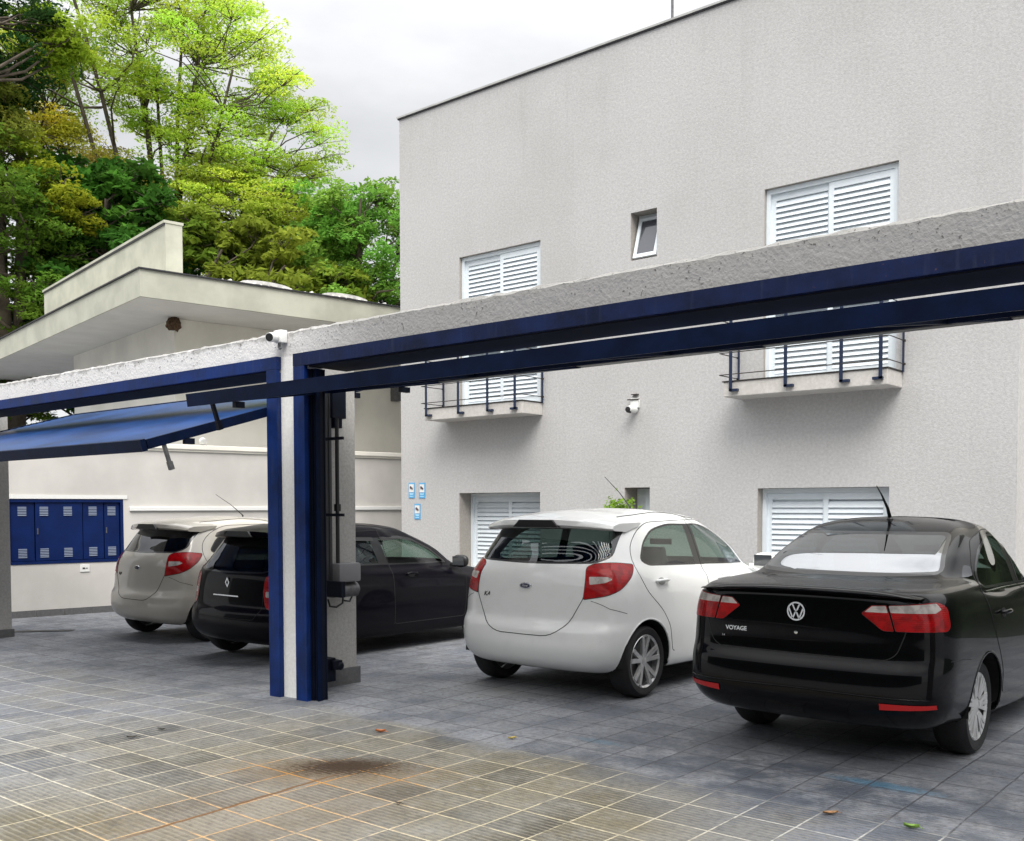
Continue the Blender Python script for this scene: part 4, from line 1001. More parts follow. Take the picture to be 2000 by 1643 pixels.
    # bumper top line at the corner
    for sd_ in ('right', 'left'): c.line(sm_, sd_, S([(.13, .80), (.20,.74), (.33, .70)]), .003, off=-.001)
    sm_.build('panel_gap', M['seam'], ob['body'])
    for sd_, sg in (('right', 1), ('left', -1)):
        handle(ob['dr_'+sd_], c, sd_, .83*ys, .93*zs, ext); handle(ob['df_'+sd_], c, sd_, 1.86*ys, .90*zs, ext)
        mirror(ob['df_'+sd_], sg, 2.62*ys, 1.02*zs, .74, ext if not big else M['black'])
    # roof spoiler following the tailgate's top edge
    sl = MB(); N = 24; vs = []; fs = []
    for i in range(N+1):
        t = -1+2*i/N; x = t*.655*xs; yo = .16*abs(t)**2.6; zo = -.045*abs(t)**3.0; th = 1-.35*abs(t)**5
        for (y, z) in ((.232, 1.368), (.208, 1.388), (.222, 1.428), (.30, 1.455), (.62, 1.496-.030*abs(t)**2), (.60, 1.43), (.40, 1.352)):
            vs.append((x, (y+yo)*ys, (1.42+(z-1.42)*th+zo)*zs))
    k = 7
    for i in range(N):
        for j in range(k): a = i*k+j; b = i*k+(j+1) % k; fs.append((a, b, b+k, a+k))
    fs += [tuple(range(k)), tuple(range(N*k, N*k+k))[::-1]]
    sl.add(vs, fs); so = sl.build('spoiler', ext, ob['tailgate'], smooth=True, angle=50)
    q = MB(); q.prism([(-.17*xs,.006),(-.235*xs,-.055),(.235*xs,-.055),(.17*xs,.006)], 0, .05, 'y')
    q.v = [(v[0], (v[1]+.200)*ys, (v[2]+1.422)*zs) for v in q.v]; q.build('brake_light', M['black'], so)
    # badge
    h, n = c.on('rear', 0, .895*zs, .004)
    if not big:
        b = MB(); b.lathe([(1,0),(.96,.004),(.85,.006)], axis='y', n=28, caps=True); b.v = [(v[0]*.062, h.y-.004-v[1]*1.0, h.z+v[2]*.027) for v in b.v]; bo = b.build('badge', M['chrome'], ob['tailgate'])
        b = MB(); b.lathe([(1,0),(.9,.003)], axis='y', n=28); b.v = [(v[0]*.052, h.y-.0095-v[1], h.z+v[2]*.020) for v in b.v]; b.build('badge_field', M['badge_navy'], bo)
        text('Ford', .028, (0, h.y-.0135, h.z-.008), M['chrome'], bo, 'lettering', shear=.3)
        h2, _ = c.on('rear', -.43, .81, .003); text('KA', .055, (h2.x, h2.y-.001, h2.z-.02), M['seam'] if kind == 'white' else M['chrome'], ob['tailgate'], 'lettering', shear=.35)
    else:
        b = MB(); o1 = [(0,.055),(.036,0),(0,-.055),(-.036,0)]; o2 = [(0,.032),(.019,0),(0,-.032),(-.019,0)]
        vs = [(x, h.y-.008, h.z+z-.02) for x, z in o1+o2]+[(x, h.y+.004, h.z+z-.02) for x, z in o1+o2]
        fs = [(i, (i+1) % 4, 4+(i+1) % 4, 4+i) for i in range(4)]+[(i, (i+1) % 4, 8+(i+1) % 4, 8+i) for i in range(4)]+[(4+i, 4+(i+1) % 4, 12+(i+1) % 4, 12+i) for i in range(4)]
        b.add(vs, fs); b.build('badge', M['chrome'], ob['tailgate'])
        b = MB(); b.box(-.22, .22, c.on('rear', 0, .66, .0)[0].y-.008, c.on('rear', 0, .66, .0)[0].y+.01, .70, .712); b.build('gate_trim', M['chrome'], ob['tailgate'])
        for sd_ in ('right', 'left'):                                      # rain visors over the side windows
            v = MB()
            for pl in ([(1.53,1.335),(1.85,1.34),(2.08,1.305),(2.33,1.185),(2.55,1.03)], [(.70,1.2),(.86,1.31),(1.10,1.345),(1.42,1.335)]):
                A = [c.on(sd_, a*ys, b*zs, .012)[0] for a, b in pl]; B = [c.on(sd_, a*ys, (b-.045)*zs, .024)[0] for a, b in pl]
                for i in range(len(A)-1): v.add([A[i], A[i+1], B[i+1], B[i]], [(0,1,2,3)])
            v.build('rain_visor', M['black'], ob['body'])
    # bumper sensors / lower lip
    for x in (-.72, -.24, .24, .72):
        h3, n3 = c.on('rear', x*xs, .50*zs, 0)
        if h3: b = MB(); b.T = Matrix.Translation(h3) @ n3.to_track_quat('Z', 'Y').to_matrix().to_4x4(); b.lathe([(.011,-.002),(.011,.0015),(.009,.002)], n=12); b.build('parking_sensor', ext, ob['body'])
    # roof aerial
    if not big:
        b = MB(); b.tube([(.0, 1.62, 1.51), (.0, 1.60, 1.535), (-.0, 1.43, 1.665), (0, 1.20, 1.80)], [.012, .007, .004, .0028], 6); b.build('aerial', M['black'], ob['body'])
    gr = MB()
    for sg in (1, -1):                                                       # roof gutters
        pts = [v for v in (c.on('top', 0, 0)[0],) if v] and []
        for t in np.linspace(0, 1, 16):
            y = .62+1.25*t; hit = c.bvh.ray_cast(Vector((sg*(.52-.02*t)*xs, y*ys, 3)), Vector((0,0,-1)))
            if hit[0]: pts.append(hit[0]+Vector((0,0,.0)))
        gr.tube(pts, .005, 5)
    gr.build('roof_gutter', M['seam'], ob['body'])
    c.bm.free(); return root

def text(s, size, loc, m, parent, name, rot=(PI/2, 0, 0), shear=0, ext=.0015, align='CENTER', bold=0):
    cu = bpy.data.curves.new(name, 'FONT'); cu.body = s; cu.size = size; cu.extrude = ext; cu.align_x = align; cu.shear = shear; cu.offset = bold
    o = bpy.data.objects.new('tmp', cu); COL.objects.link(o)
    dg = bpy.context.evaluated_depsgraph_get(); me = bpy.data.meshes.new_from_object(o.evaluated_get(dg)); bpy.data.objects.remove(o)
    me.materials.clear(); me.materials.append(m); q = bpy.data.objects.new(name, me); COL.objects.link(q); q.parent = parent; q.location = loc; q.rotation_euler = rot
    return q

def sedan(loc, rz, label):
    ext = M['p_black']; c = Car('sedan', VW)
    rw = rounded([(-.60,1.115),(-.50,1.365),(.50,1.365),(.60,1.115),(.3,1.098),(-.3,1.098)], [.05,.05,.05,.05,.2,.2])
    c.pane('rear_window', 'rear', rw, .02, lim=lambda q: .45 < q.y < 1.6)
    gap = .008
    outer = rounded([(.665,.832),(.625,.975),(1.0,.995),(1.09,.965),(1.105,.855),(1.07,.832)], [.01,.01,.05,.03,.03,.02])
    inner = rounded([(.455,.925),(.52,.972),(.612,.975),(.652,.832),(.585,.832)], [.01,.01,.005,.005,.02])
    top_o = rounded([(.637,.935),(.627,.973),(.98,.988),(1.02,.955),(.96,.935)], .006); top_i = rounded([(.475,.934),(.523,.969),(.608,.972),(.619,.934)], .006)
    for pr, n in (('rr', 'r'), ('rl', 'l')):
        c.cut('tlo_'+n, pr, outer, lim=lambda q: q.y < 1.0); k = len(c.names)-1; c.cut('tlot_'+n, pr, top_o, over=(k,), lim=lambda q: q.y < 1.0)
        c.cut('tli_'+n, pr, inner, lim=lambda q: q.y < 1.0); k = len(c.names)-1; c.cut('tlit_'+n, pr, top_i, over=(k,), lim=lambda q: q.y < 1.0)
    lid = rounded([(-.66,1.06),(.66,1.06),(.60,.98),(.62,.83),(.575,.70),(.52,.665),(-.52,.665),(-.575,.70),(-.62,.83),(-.60,.98)], [.01,.01,.01,.02,.04,.03,.03,.04,.02,.01])
    c.cut('boot_lid', 'rear', lid, lim=lambda q: q.y < .55)
    wr_ = rounded([(1.08,1.050),(1.14,1.02),(1.93,1.005),(1.90,1.345),(1.66,1.345),(1.40,1.27),(1.20,1.16)], [.03,.03,.02,.02,.1,.1,.06])
    wq_ = rounded([(.90,1.05),(1.04,1.045),(1.155,1.155),(1.10,1.165)], .02)
    wf_ = rounded([(2.03,1.003),(2.95,.99),(2.66,1.19),(2.42,1.305),(2.22,1.34),(2.00,1.345)], [.02,.03,.1,.12,.1,.02])
    dr_ = rounded([(1.36,.34),(1.33,.50),(1.20,.68),(1.08,.85),(1.03,1.02),(1.20,1.19),(1.40,1.31),(1.64,1.375),(1.965,1.378),(2.01,1.0),(2.02,.34)], [.03,.05,.06,.06,.06,.06,.06,.08,.01,.02,.03])
    df_ = rounded([(2.02,.34),(2.01,1.0),(1.965,1.378),(2.25,1.37),(2.48,1.33),(2.75,1.2),(3.05,.97),(3.04,.6),(3.02,.34)], [.03,.02,.01,.06,.08,.1,.04,.1,.05])
    for sd_ in ('right', 'left'):
        for n, pl in (('wr', wr_), ('wf', wf_)): c.pane(n+'_'+sd_, sd_, pl, .014)
        for n, pl in (('wq', wq_), ('bp', [(1.86,1.008),(2.06,1.004),(2.03,1.344),(1.86,1.344)]), ('dr', dr_), ('df', df_)): c.cut(n+'_'+sd_, sd_, pl)
    c.cut('windscreen', 'front', rounded([(-.63,1.04),(-.50,1.36),(.50,1.36),(.63,1.04)], .05), lim=lambda q: q.y > 2.1)
    for sg in (1, -1): c.cut('hl%d' % sg, 'front', rounded([(sg*.42,.62),(sg*.46,.74),(sg*.70,.77),(sg*.73,.66)], .03), lim=lambda q: q.y > 2.9)
    sp = dict(len=4.21, w=.826, wr=.985, wf=3.45, r=.298, rim=.208, ar=.345, inset=.055, style='cap', paint=ext, seat_y=2.02, seat_z=.93, bench=1.15, dash=2.75, shelf=(.66,1.10,1.03))
    c.arch(sp['wr'], sp['r'], sp['ar']); c.arch(sp['wf'], sp['r'], sp['ar'])
    root = empty('sedan', loc, rz); tag(root, label, 'car', 'cars parked nose in against the grey building')
    parts = {'body': ('body', ext, None, 0), 'boot_lid': ('boot_lid', ext, None, 0), 'rear_window': ('rear_window', M['g_sky'], None, 0), 'rear_window_f': ('window_frame', M['frit'], None, 0), 'windscreen': ('windscreen', M['g_clear'], None, 0)}
    for n in 'rl':
        parts['tlo_'+n] = ('taillight', M['red'], None, .004); parts['tlot_'+n] = ('clear_lens', M['clearl'], 'tlo_'+n, .005)
        parts['tli_'+n] = ('taillight', M['red'], 'boot_lid', .004); parts['tlit_'+n] = ('clear_lens', M['clearl'], 'boot_lid', .005)
    for sd_ in ('right', 'left'):
        parts['dr_'+sd_] = ('door', ext, None, 0); parts['wr_'+sd_] = ('window', M['g_tint'], 'dr_'+sd_, 0); parts['wq_'+sd_] = ('window', M['g_dark'], None, 0)
        parts['df_'+sd_] = ('door', ext, None, 0); parts['wf_'+sd_] = ('window', M['g_tint'], 'df_'+sd_, 0)
        parts['wr_'+sd_+'_f'] = ('window_frame', M['frit'], 'dr_'+sd_, 0); parts['wf_'+sd_+'_f'] = ('window_frame', M['frit'], 'df_'+sd_, 0); parts['bp_'+sd_] = ('door_pillar', M['frit'], None, 0)
    for sg in (1, -1): parts['hl%d' % sg] = ('headlight', M['head'], None, .003)
    ob = c.finish(parts, root); car_common(c, root, ob, sp)
    sm_ = MB(); c.line(sm_, 'rear', [p for p in lid if p[1] < .99], .0042, off=-.001)
    for sd_ in ('right', 'left'):
        c.line(sm_, sd_, dr_[:-1], .0036, off=-.001); c.line(sm_, sd_, df_, .0036, closed=True, off=-.001)
        c.line(sm_, sd_, [(.30,.66),(.50,.655),(.62,.64)], .003, off=-.001)
    for pr in ('rr', 'rl'): c.line(sm_, pr, outer, .003, closed=True, off=.001); c.line(sm_, pr, inner, .003, closed=True, off=.001)
    sm_.build('panel_gap', M['seam'], ob['body'])
    ch = MB()
    for sd_ in ('right', 'left'): c.line(ch, sd_, [(1.12,1.0),(2.0,.992),(2.98,.972)], .006, off=.003)
    for xs_ in ((-.60,-.10),(.12,.62)): pass
    ch.build('belt_trim', M['chrome'], ob['body'])
    for sd_, sg in (('right', 1), ('left', -1)):
        handle(ob['dr_'+sd_], c, sd_, 1.36, .86, ext); handle(ob['df_'+sd_], c, sd_, 2.32, .85, ext); mirror(ob['df_'+sd_], sg, 2.95, 1.03, .72, ext)
    # boot spoiler lip
    sl = MB(); N = 26; vs = []; fs = []
    for i in range(N+1):
        t = -1+2*i/N; x = t*.69; yo = .115*abs(t)**3.2; zo = -.030*abs(t)**2.5; k_ = 1-.75*abs(t)**6
        for (y, z) in ((.030, 1.035), (.022, 1.048), (.045, 1.066), (.17, 1.066), (.22, 1.052), (.10, 1.015)): vs.append((x, y+yo, 1.045+(z-1.045)*k_+zo))
    for i in range(N):
        for j in range(6): a = i*6+j; b = i*6+(j+1) % 6; fs.append((a, b, b+6, a+6))
    fs += [tuple(range(6)), tuple(range(N*6, N*6+6))[::-1]]
    sl.add(vs, fs); sl.build('spoiler', ext, ob['boot_lid'], smooth=True, angle=60)
    # bumper crease, reflectors and badge
    b = MB()
    pts = [c.on('rear', x, .47-.02*abs(x), .003)[0] for x in np.linspace(-.74, .74, 30)]; b.tube([p for p in pts if p], .006, 6); b.build('bumper_crease', ext, ob['body'], smooth=True)
    for sg in (1, -1):
        b = MB(); A = []; B = []
        for x in np.linspace(.50, .765, 8): A.append(c.on('rear', sg*x, .392+.012*((x-.5)/.26), .006)[0]); B.append(c.on('rear', sg*x, .428, .006)[0])
        for i in range(7):
            if A[i] and A[i+1]: b.add([A[i], A[i+1], B[i+1], B[i]], [(0,1,2,3)])
        b.build('reflector', M['refl'], ob['body'])
    h, n = c.on('rear', 0, .915, .004)
    b = MB(); b.T = Matrix.Translation((0, h.y-.004, .915))
    ang = [2*PI*k/32 for k in range(32)]
    vs = [(r_*math.cos(a), y_, r_*math.sin(a)) for r_, y_ in ((.056,0),(.056,-.008),(.047,-.008),(.047,0)) for a in ang]; fs = []
    for i in range(3):
        for k in range(32): fs.append((i*32+k, i*32+(k+1) % 32, (i+1)*32+(k+1) % 32, (i+1)*32+k))
    b.add(vs, fs)
    def st(p, q): b.bar((p[0], -.004, p[1]), (q[0], -.004, q[1]), .0085, .008, up=(0, 1, 0))
    st((-.022,.042),(-.006,.006)); st((.022,.042),(.006,.006)); st((-.006,.006),(.006,.006))
    st((-.044,.018),(-.020,-.043)); st((-.020,-.043),(-.004,-.006)); st((.004,-.006),(.020,-.043)); st((.020,-.043),(.044,.018)); st((-.004,-.006),(.004,-.006))
    b.build('badge', M['chrome'], ob['boot_lid'], angle=30)
    h2, _ = c.on('rear', -.40, .785, .003); text('VOYAGE', .036, (-.40, h2.y-.002, .772), M['chrome'], ob['boot_lid'], 'lettering', ext=.0015, bold=.0009)
    h2, _ = c.on('rear', -.455, .735, .003); text('1.6', .016, (-.49, h2.y-.002, .730), M['chrome'], ob['boot_lid'], 'lettering')
    h2, _ = c.on('rear', 0, .79, .003); b = MB(); b.lathe([(.011, 0), (.011,-.005), (.004,-.006)], (0, h2.y, .79), axis='y', n=16); b.build('lock', M['chrome'], ob['boot_lid'])
    b = MB(); b.lathe([(.03,0),(.022,.012),(.012,.03)], (0, 1.60, 1.435), n=16); b.tube([(0,1.60,1.45),(0,1.55,1.52),(0,1.42,1.62),(0,1.33,1.675)], [.014,.011,.006,.0035], 8)
    b.build('aerial', M['black'], ob['body'], smooth=True)
    b = MB(); b.box(-.16, .16, 1.30, 1.325, 1.315, 1.345); b.build('brake_light', M['black'], ob['body'])
    c.bm.free(); return root
wk = hatch('white', (-5.14, 6.22, 0), 0, 'white hatchback with tinted windows parked between the central pillar and the black sedan')
sedan((-2.52, 5.58, 0), 0, 'shiny black sedan with VOYAGE on its boot, nearest the camera at right')
hatch('black', (-8.97, 6.0, gz(-8.9)), 0, 'dark hatchback partly hidden behind the central gate pillar')
bk = copy_tree(wk); bk.location = (-11.42, 6.38, gz(-11.4)); bk['label'] = 'pale beige hatchback parked leftmost beside the off white wall'
SW = {'white_car_paint': 'p_beige', 'rear_glass': 'g_dark', 'green_glass': 'g_dark'}
def repaint(o):
    if o.type == 'MESH' and o.data.materials and o.data.materials[0].name in SW:
        k = SW[o.data.materials[0].name]; o.data = o.data.copy(); o.data.materials[0] = M[k]
    for ch in [x for x in bpy.data.objects if x.parent == o]: repaint(ch)
repaint(bk)
# ------------------------------------------------------------------ trees and plants
def leaf_mat(name):
    m = bpy.data.materials.new(name); m.use_nodes = True; n = m.node_tree.nodes; n.clear(); g = G(m)
    a = g.n('ShaderNodeAttribute', attribute_name='tint').outputs[0]
    d = g.n('ShaderNodeBsdfDiffuse', {0: a, 'Roughness': .6}); t = g.n('ShaderNodeBsdfTranslucent', {0: g.mix(.5, a, (.5, .75, .05), 'MULTIPLY')})
    t2 = g.n('ShaderNodeBsdfTranslucent', {0: a}); mx = g.n('ShaderNodeMixShader', {0: .42}); L = m.node_tree.links
    L.new(d.outputs[0], mx.inputs[1]); L.new(t2.outputs[0], mx.inputs[2]); o = g.n('ShaderNodeOutputMaterial'); L.new(mx.outputs[0], o.inputs[0]); return m
M['leaf'] = leaf_mat('leaves'); M['bark'] = mat('bark', (.085, .068, .05), .95, var=.4, vscale=4, bump=.5, bscale=12)
def leaves_obj(name, cen, nrm, size, col, parent, asp=.45):
    """many small pointed leaf faces: centres (N,3), normals (N,3), sizes (N), colours (N,3)"""
    N = len(cen); r = RNG.normal(size=(N, 3)); nrm = nrm/np.linalg.norm(nrm, axis=1)[:, None]
    a = np.cross(nrm, r); a /= np.linalg.norm(a, axis=1)[:, None]; b = np.cross(nrm, a); s = size[:, None]
    co = np.stack([cen-a*s, cen+b*s*asp+nrm*s*.15, cen+a*s, cen-b*s*asp+nrm*s*.15], axis=1).reshape(-1, 3)
    me = bpy.data.meshes.new(name); me.vertices.add(4*N); me.vertices.foreach_set('co', co.ravel().astype(np.float32))
    me.loops.add(4*N); me.loops.foreach_set('vertex_index', np.arange(4*N, dtype=np.int32)); me.polygons.add(N)
    me.polygons.foreach_set('loop_start', np.arange(0, 4*N, 4, dtype=np.int32)); me.update(calc_edges=True)
    at = me.attributes.new('tint', 'FLOAT_COLOR', 'POINT'); c4 = np.ones((4*N, 4), np.float32); c4[:, :3] = np.repeat(col, 4, axis=0); at.data.foreach_set('color', c4.ravel())
    me.materials.append(M['leaf']); o = bpy.data.objects.new(name, me); COL.objects.link(o); o.parent = parent; return o
def poly_pts(poly, n):
    xs = [p[0] for p in poly]; zs = [p[1] for p in poly]; out = []
    while len(out) < n:
        x = random.uniform(min(xs), max(xs)); z = random.uniform(min(zs), max(zs))
        if in_poly(x, z, poly): out.append((x, z))
    return out
def edge_dist(x, z, poly):
    d = 9
    for i in range(len(poly)):
        a, b = Vector(poly[i]), Vector(poly[(i+1) % len(poly)]); p = Vector((x, z)); t = max(0, min(1, (p-a).dot(b-a)/max(1e-6, (b-a).length_squared))); d = min(d, (p-a-(b-a)*t).length)
    return d
def tree(name, loc, face, label, group, zones, stems, trunk_r, trunk_h, leafs, leaf_s, base_col, parent_spread=1.0, clump=(1.0, .42), twigs=True, droop=0, extra=None):
    """zones: (outline in metres across/up, clumps, colour, depth); the crown is a volume, as deep as it is wide"""
    root = empty(name, loc, face); tag(root, label, 'tree', group)
    cl = []
    for poly, n, col, depth in zones:
        for x, z in poly_pts(poly, n):
            e = edge_dist(x, z, poly); d = random.gauss(0, 1)*depth*min(1, .35+e/2.5)
            cl.append((x, d, z, col))
    tr = MB(); limbs = []
    for (tx, tz, lean) in stems:                                     # stems fan out from the trunk
        pts = []; n = 9; y1 = random.uniform(-2.2, 2.2)*parent_spread
        for i in range(n+1):
            t = i/n; pts.append(Vector((tx*(t**lean)+.12*math.sin(5*t+tx), y1*t**1.3+.1*math.sin(4*t+tz), trunk_h+(tz-trunk_h)*t)))
        rs = [trunk_r*.62*(1-t/n)**.8+.035 for t in range(n+1)]; tr.tube(pts, rs, 7, cap=False); limbs.append((pts, rs))
    tr.tube([(0,0,-1), (0,0,trunk_h*.4), (0,0,trunk_h+.3)], [trunk_r*1.2, trunk_r, trunk_r*.85], 10)
    to = tr.build('trunk', M['bark'], root, smooth=True)
    br = MB()
    for x, y, z, col in cl:
        p = Vector((x, y, z)); best = None
        for pts, rs in limbs:
            for i, q in enumerate(pts[1:-1]):
                dz = p.z-q.z; d = (p-q).length+(2.5 if dz < .2 else 0)+abs(dz-.45*math.hypot(p.x-q.x, p.y-q.y))*.5
                if best is None or d < best[0]: best = (d, q, rs[i+1])
        q = best[1]; mid = (p+q)/2; mid.z -= .10*(p-q).length*(1 if random.random() < .7 else -.6); mid += Vector((random.uniform(-.25,.25), random.uniform(-.25,.25), 0)); mid2 = mid*.4+p*.6+Vector((random.uniform(-.15,.15), random.uniform(-.15,.15), random.uniform(-.15,.2)))
        r0 = min(best[2]*.6, .05); br.tube([q, q*.5+mid*.5, mid, mid2, p], [r0, r0*.85, r0*.7, r0*.5, .010], 5, cap=False)
        if twigs:
            for _ in range(6):
                a = random.uniform(0, 2*PI); L_ = random.uniform(.4, 1.0)*clump[0]; e = p+Vector((math.cos(a)*L_, math.sin(a)*L_, random.uniform(-.1, .35))); s_ = p.lerp(mid2, random.random()*.7)
                br.tube([s_, (s_+e)/2+Vector((0,0,random.uniform(-.05,.12))), e], [.014, .010, .006], 4, cap=False)
    br.build('branches', M['bark'], to, smooth=True)
    C = []; Nn = []; S = []; K = []
    for x, y, z, col in cl:
        n = int(leafs*random.uniform(.6, 1.3)); sub = 5; tint = np.array(col)*random.uniform(.75, 1.22); tint[0] *= random.uniform(.85, 1.15)
        for k in range(sub):                                          # each clump is a few flat sprays
            rad = clump[0]*random.uniform(.45, .85); c0 = np.array([x, y, z])+np.clip(RNG.normal(size=3), -1.2, 1.2)*[clump[0]*.5, clump[0]*.5, clump[1]*.55]
            m_ = n//sub; a = RNG.uniform(0, 2*PI, m_); r = rad*np.sqrt(RNG.uniform(0, 1, m_)); h = clump[1]*.42*(1-(r/rad)**2)*RNG.uniform(-.3, 1, m_)-.25*droop*r/rad*RNG.uniform(0, 1, m_)
            C.append(c0+np.stack([r*np.cos(a), r*np.sin(a), h], 1)); Nn.append(RNG.normal(size=(m_, 3))*.55+[0, 0, 1.0]); S.append(leaf_s*RNG.uniform(.55, 1.3, m_)); K.append(np.clip(tint*RNG.uniform(.8, 1.2, (m_, 1)), 0, 1))
    leaves_obj('crown', np.concatenate(C), np.concatenate(Nn), np.concatenate(S), np.concatenate(K), root)
    return root
FACE = math.atan2(.64264, .76617)        # the crowns' outlines were laid out across the line of sight
LG, YG_, BR_, DG, MG = (.50, .66, .08), (.66, .64, .08), (.52, .46, .12), (.06, .13, .02), (.17, .34, .06)
big_outline = [(-3.6,19.0),(0,19.7),(2.0,18.2),(2.5,16.9),(3.4,16.1),(4.4,14.5),(5.1,13.5),(5.1,11.8),(4.7,11.2),(5.4,10.2),(5.6,9.5),(4.4,8.9),(2.5,9.2),(1.1,11.2),(0,13.1),(-1.8,14.1),(-2.6,16.1)]
low = [(.6,11.6),(2.2,12.4),(4.0,11.6),(5.0,10.4),(5.4,9.3),(4.0,8.2),(1.5,8.2)]
yel = [(-3.9,13.8),(-2.1,13.5),(-1.5,12.7),(-.2,11.8),(.3,10.9),(2.5,10.2),(2.5,8.9),(.5,8.9),(0,10.4),(-2.1,10.9),(-3.9,11.8)]
lft = [(-4.9,17.1),(-3.6,17.2),(-2.8,15.9),(-2.1,15.1),(-2.9,13.8),(-4.4,13.1),(-5.7,13.8),(-5.6,16.1)]
tree('spreading_tree', (-28.96, 17.5, 0), FACE, 'tall spreading tree with feathery light green layered foliage behind the low house', 'trees behind the low house',
     [(big_outline, 225, LG, 1.9), (low, 95, (.46, .58, .08), 1.6), (yel, 62, YG_, 1.5), (yel, 22, BR_, 1.6), (lft, 34, (.46, .58, .08), 1.4), (lft, 7, BR_, 1.2)],
     [(-3.3,18.0,1.1),(-2.6,18.6,1.3),(-1.6,17.6,1.4),(-.7,18.2,.9),(.5,17.6,1.2),(1.5,16.4,1.2),(2.5,14.6,1.1),(3.6,12.9,1.0),(4.2,11.2,.9),(-1.3,16.6,1.0),(-.2,15.5,1.6),(-4.2,14.2,1.0),(-4.6,16.5,1.1)],
     .10, 5.0, 500, .055, LG, clump=(.78, .30))
tree('dark_evergreen', (-27.71, 12.02, 0), FACE, 'dense dark green evergreen at the far left edge behind the house', 'trees behind the low house',
     [([(-3.5,16.6),(.6,16.2),(.7,14.8),(1.5,14.2),(1.4,13.0),(.2,12.6),(.0,11.5),(-3.5,11.5)], 60, (.03,.075,.02), 1.4), ([(-3.5,11.8),(.3,11.6),(.5,10.6),(1.2,9.9),(1.9,8.6),(1.5,7.2),(1.4,4.0),(-3.5,4.0)], 120, (.13,.23,.03), 1.5), ([(.3,14.9),(1.7,14.6),(2.1,13.6),(1.0,13.1)], 9, (.24,.36,.03), .6), ([(-1.4,12.3),(.4,12.2),(.4,11.0),(-1.3,11.0)], 10, (.26,.30,.05), .6), ([(0,11.0),(2.0,10.3),(2.1,8.8),(.2,9.5)], 10, (.30,.36,.03), .6)],
     [(-1,16,1),(.2,15,1),(-2,15.5,1),(.6,12,1),(.9,9,1),(-2.2,12,1)], .35, 2.5, 520, .075, DG, clump=(.62, .6), droop=.5)
tree('round_crowned_tree', (-22.81, 20.04, 0), FACE, 'mid green bushy tree rising between the low house and the grey building', 'trees behind the low house',
     [([(-2.6,8.2),(-1.6,9.9),(-.9,10.8),(-.2,10.9),(.3,10.7),(.9,11.1),(1.5,10.9),(2.6,10.3),(2.6,5.5),(-2.8,5.5)], 120, (.22,.42,.07), 1.3)],
     [(-1.5,9,1),(-.6,10,1),(.4,10.3,1),(1.4,9.6,1)], .22, 3.2, 520, .085, MG, clump=(.52, .6), droop=1.2)
tree('broad_leaved_tree', (-27.2, 14.6, 0), FACE, 'dark broad leaved tree low down between the evergreen and the house parapet', 'trees behind the low house',
     [([(-2.2,9.6),(-1.7,10.9),(-.8,11.3),(.9,10.9),(2.1,9.6),(2.6,5),(-2.2,4.5)], 90, (.06,.16,.025), .9), ([(2.1,9.6),(4.5,9.4),(7.2,8.4),(7.2,5),(2.2,4.5)], 75, (.20,.27,.035), .9), ([(-1.2,10.6),(1.5,10.4),(1.5,9.0),(-1.2,9.0)], 22, (.11,.28,.04), .8)],
     [(-1.2,10,1),(.4,10,1),(1.8,9,1),(3.4,8.6,1),(5.5,8,1)], .25, 3.0, 260, .15, MG, clump=(.6, .6), droop=.6)
# shrub in front of the small ground floor window
sh = empty('potted_shrub', (-7.50, 11.05, 0)); tag(sh, 'small yellow green shrub poking up over the white hatchback roof', 'plant')
p = MB(); p.lathe([(.12,0),(.17,.02),(.2,.38),(.185,.38),(.17,.30)], n=20); p.build('pot', mat('terracotta', (.26, .11, .06), .85, var=.2), sh, smooth=True, angle=40)
p = MB(); cs = []
for k in range(16):
    a = random.uniform(0, 2*PI); r_ = random.uniform(.04, .20); h = random.uniform(1.36, 1.60); e = Vector((math.cos(a)*r_, math.sin(a)*r_*.7, h)); p.tube([(0,0,.3), (e.x*.3, e.y*.3, .8), tuple(e)], [.012,.008,.004], 5, cap=False); cs.append(e)
p.build('stem', M['bark'], sh, smooth=True)
C = []; 
for e in cs: C.append(np.array(e)+RNG.normal(size=(26, 3))*[.07,.07,.045])
C = np.concatenate(C); leaves_obj('foliage', C, RNG.normal(size=C.shape)*.6+[0,0,1], RNG.uniform(.025,.05,len(C)), np.tile([[.22,.36,.05]], (len(C),1))*RNG.uniform(.7,1.3,(len(C),1)), sh)
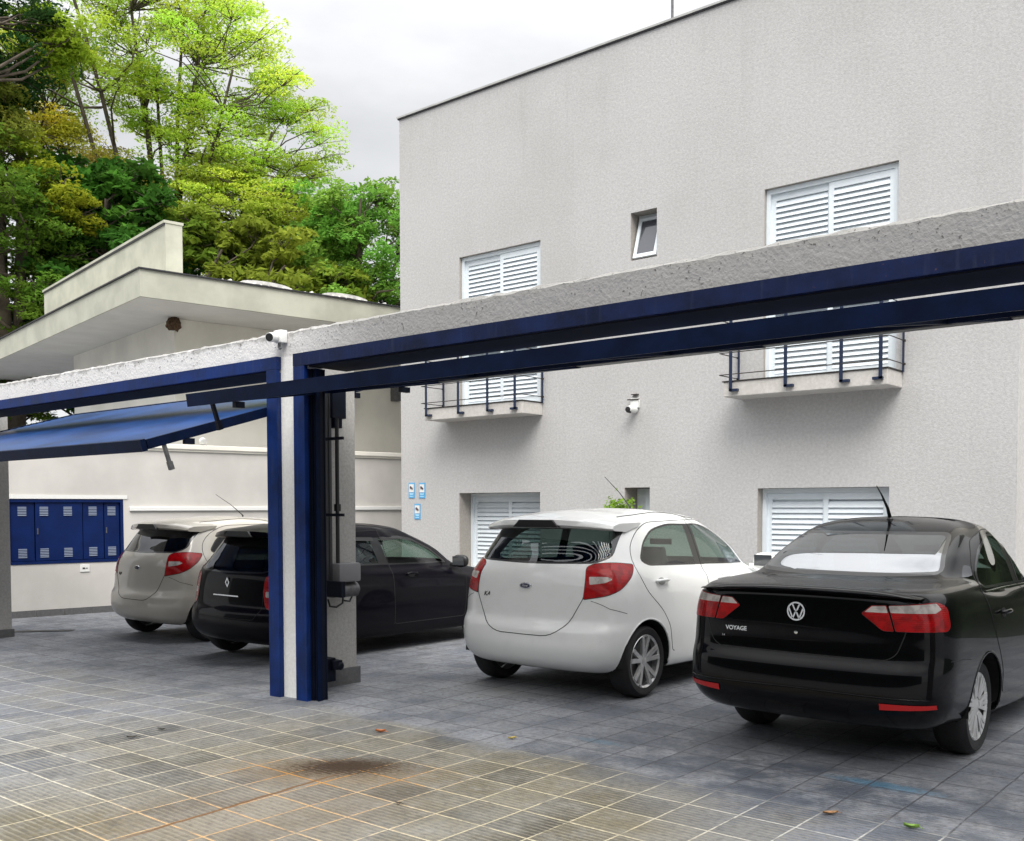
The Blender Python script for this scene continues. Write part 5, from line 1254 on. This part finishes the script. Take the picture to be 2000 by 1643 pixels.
# fallen leaves
def leaf(x, y, s, rot, col, name, label, curl=.35):
    mb = MB(); n = 8; vs = []
    for i in range(n+1):
        t = i/n; w_ = s*.42*math.sin(PI*min(1, t*1.02))**.8
        for k in (-1, -.5, 0, .5, 1): vs.append(((t-.5)*2*s, k*w_, .004+s*curl*(abs(k)**2*.6+(t-.5)**2*1.4)))
    fs = [(i*5+k, i*5+k+1, i*5+k+6, i*5+k+5) for i in range(n) for k in range(4)]
    mb.add(vs, fs); mb.tube([(s*.95,0,.006+s*curl*.35),(s*1.5,.1*s,.004)], .0018, 5)
    o = mb.build('fallen_leaf', mat('leaf_'+name, col, .7, var=.4, vscale=40), smooth=True); o.location = (x, y, gz(x)+.003); o.rotation_euler = (0, 0, rot)
    tag(o, label, 'leaf', 'fallen leaves on the paving')
leaf(-5.033, 4.605, .035, .6, (.45,.14,.04), 'orange', 'curled orange leaf on the paving right of the central gate post', .7)
leaf(-4.219, 5.026, .03, 1.2, (.55,.42,.12), 'yellow', 'small yellow leaf on the paving behind the white hatchback', .6)
leaf(-1.576, 4.832, .036, .3, (.18,.32,.05), 'green', 'green leaf on the paving at bottom right', .7)
leaf(-1.961, 4.802, .04, .8, (.30,.16,.07), 'brown', 'brown dry leaf on the paving left of the green leaf', .4)
leaf(-6.286, 3.713, .03, .4, (.03,.028,.02), 'dark', 'dark rotted leaf below the gate post, farther of two', .3)
leaf(-6.212, 3.455, .034, 1.0, (.035,.03,.02), 'dark_second', 'dark rotted leaf below the gate post, nearer of two', .3)
leaf(-3.75, 3.55, .022, .2, (.05,.035,.02), 'speck', 'tiny dark leaf right of the oil patch', .3)

# ------------------------------------------------------------------ unseen wall added behind the viewer, dark for the cars to reflect
fh = empty('unseen_dark_wall', (-4, -12, 0)); tag(fh, 'unseen dark wall added behind the viewer to darken the car reflections', 'wall')
p = MB(); p.box(-30, 26, -1, 0, 0, 6.5); p.build('wall', mat('unseen_wall_dark', (.018, .03, .012), .95, var=.8, vscale=2.5, bump=1, bscale=8), fh)
p = MB(); p.box(-30, 26, -1.1, .1, 6.5, 6.7); p.build('coping', M['dark_edge'], fh)
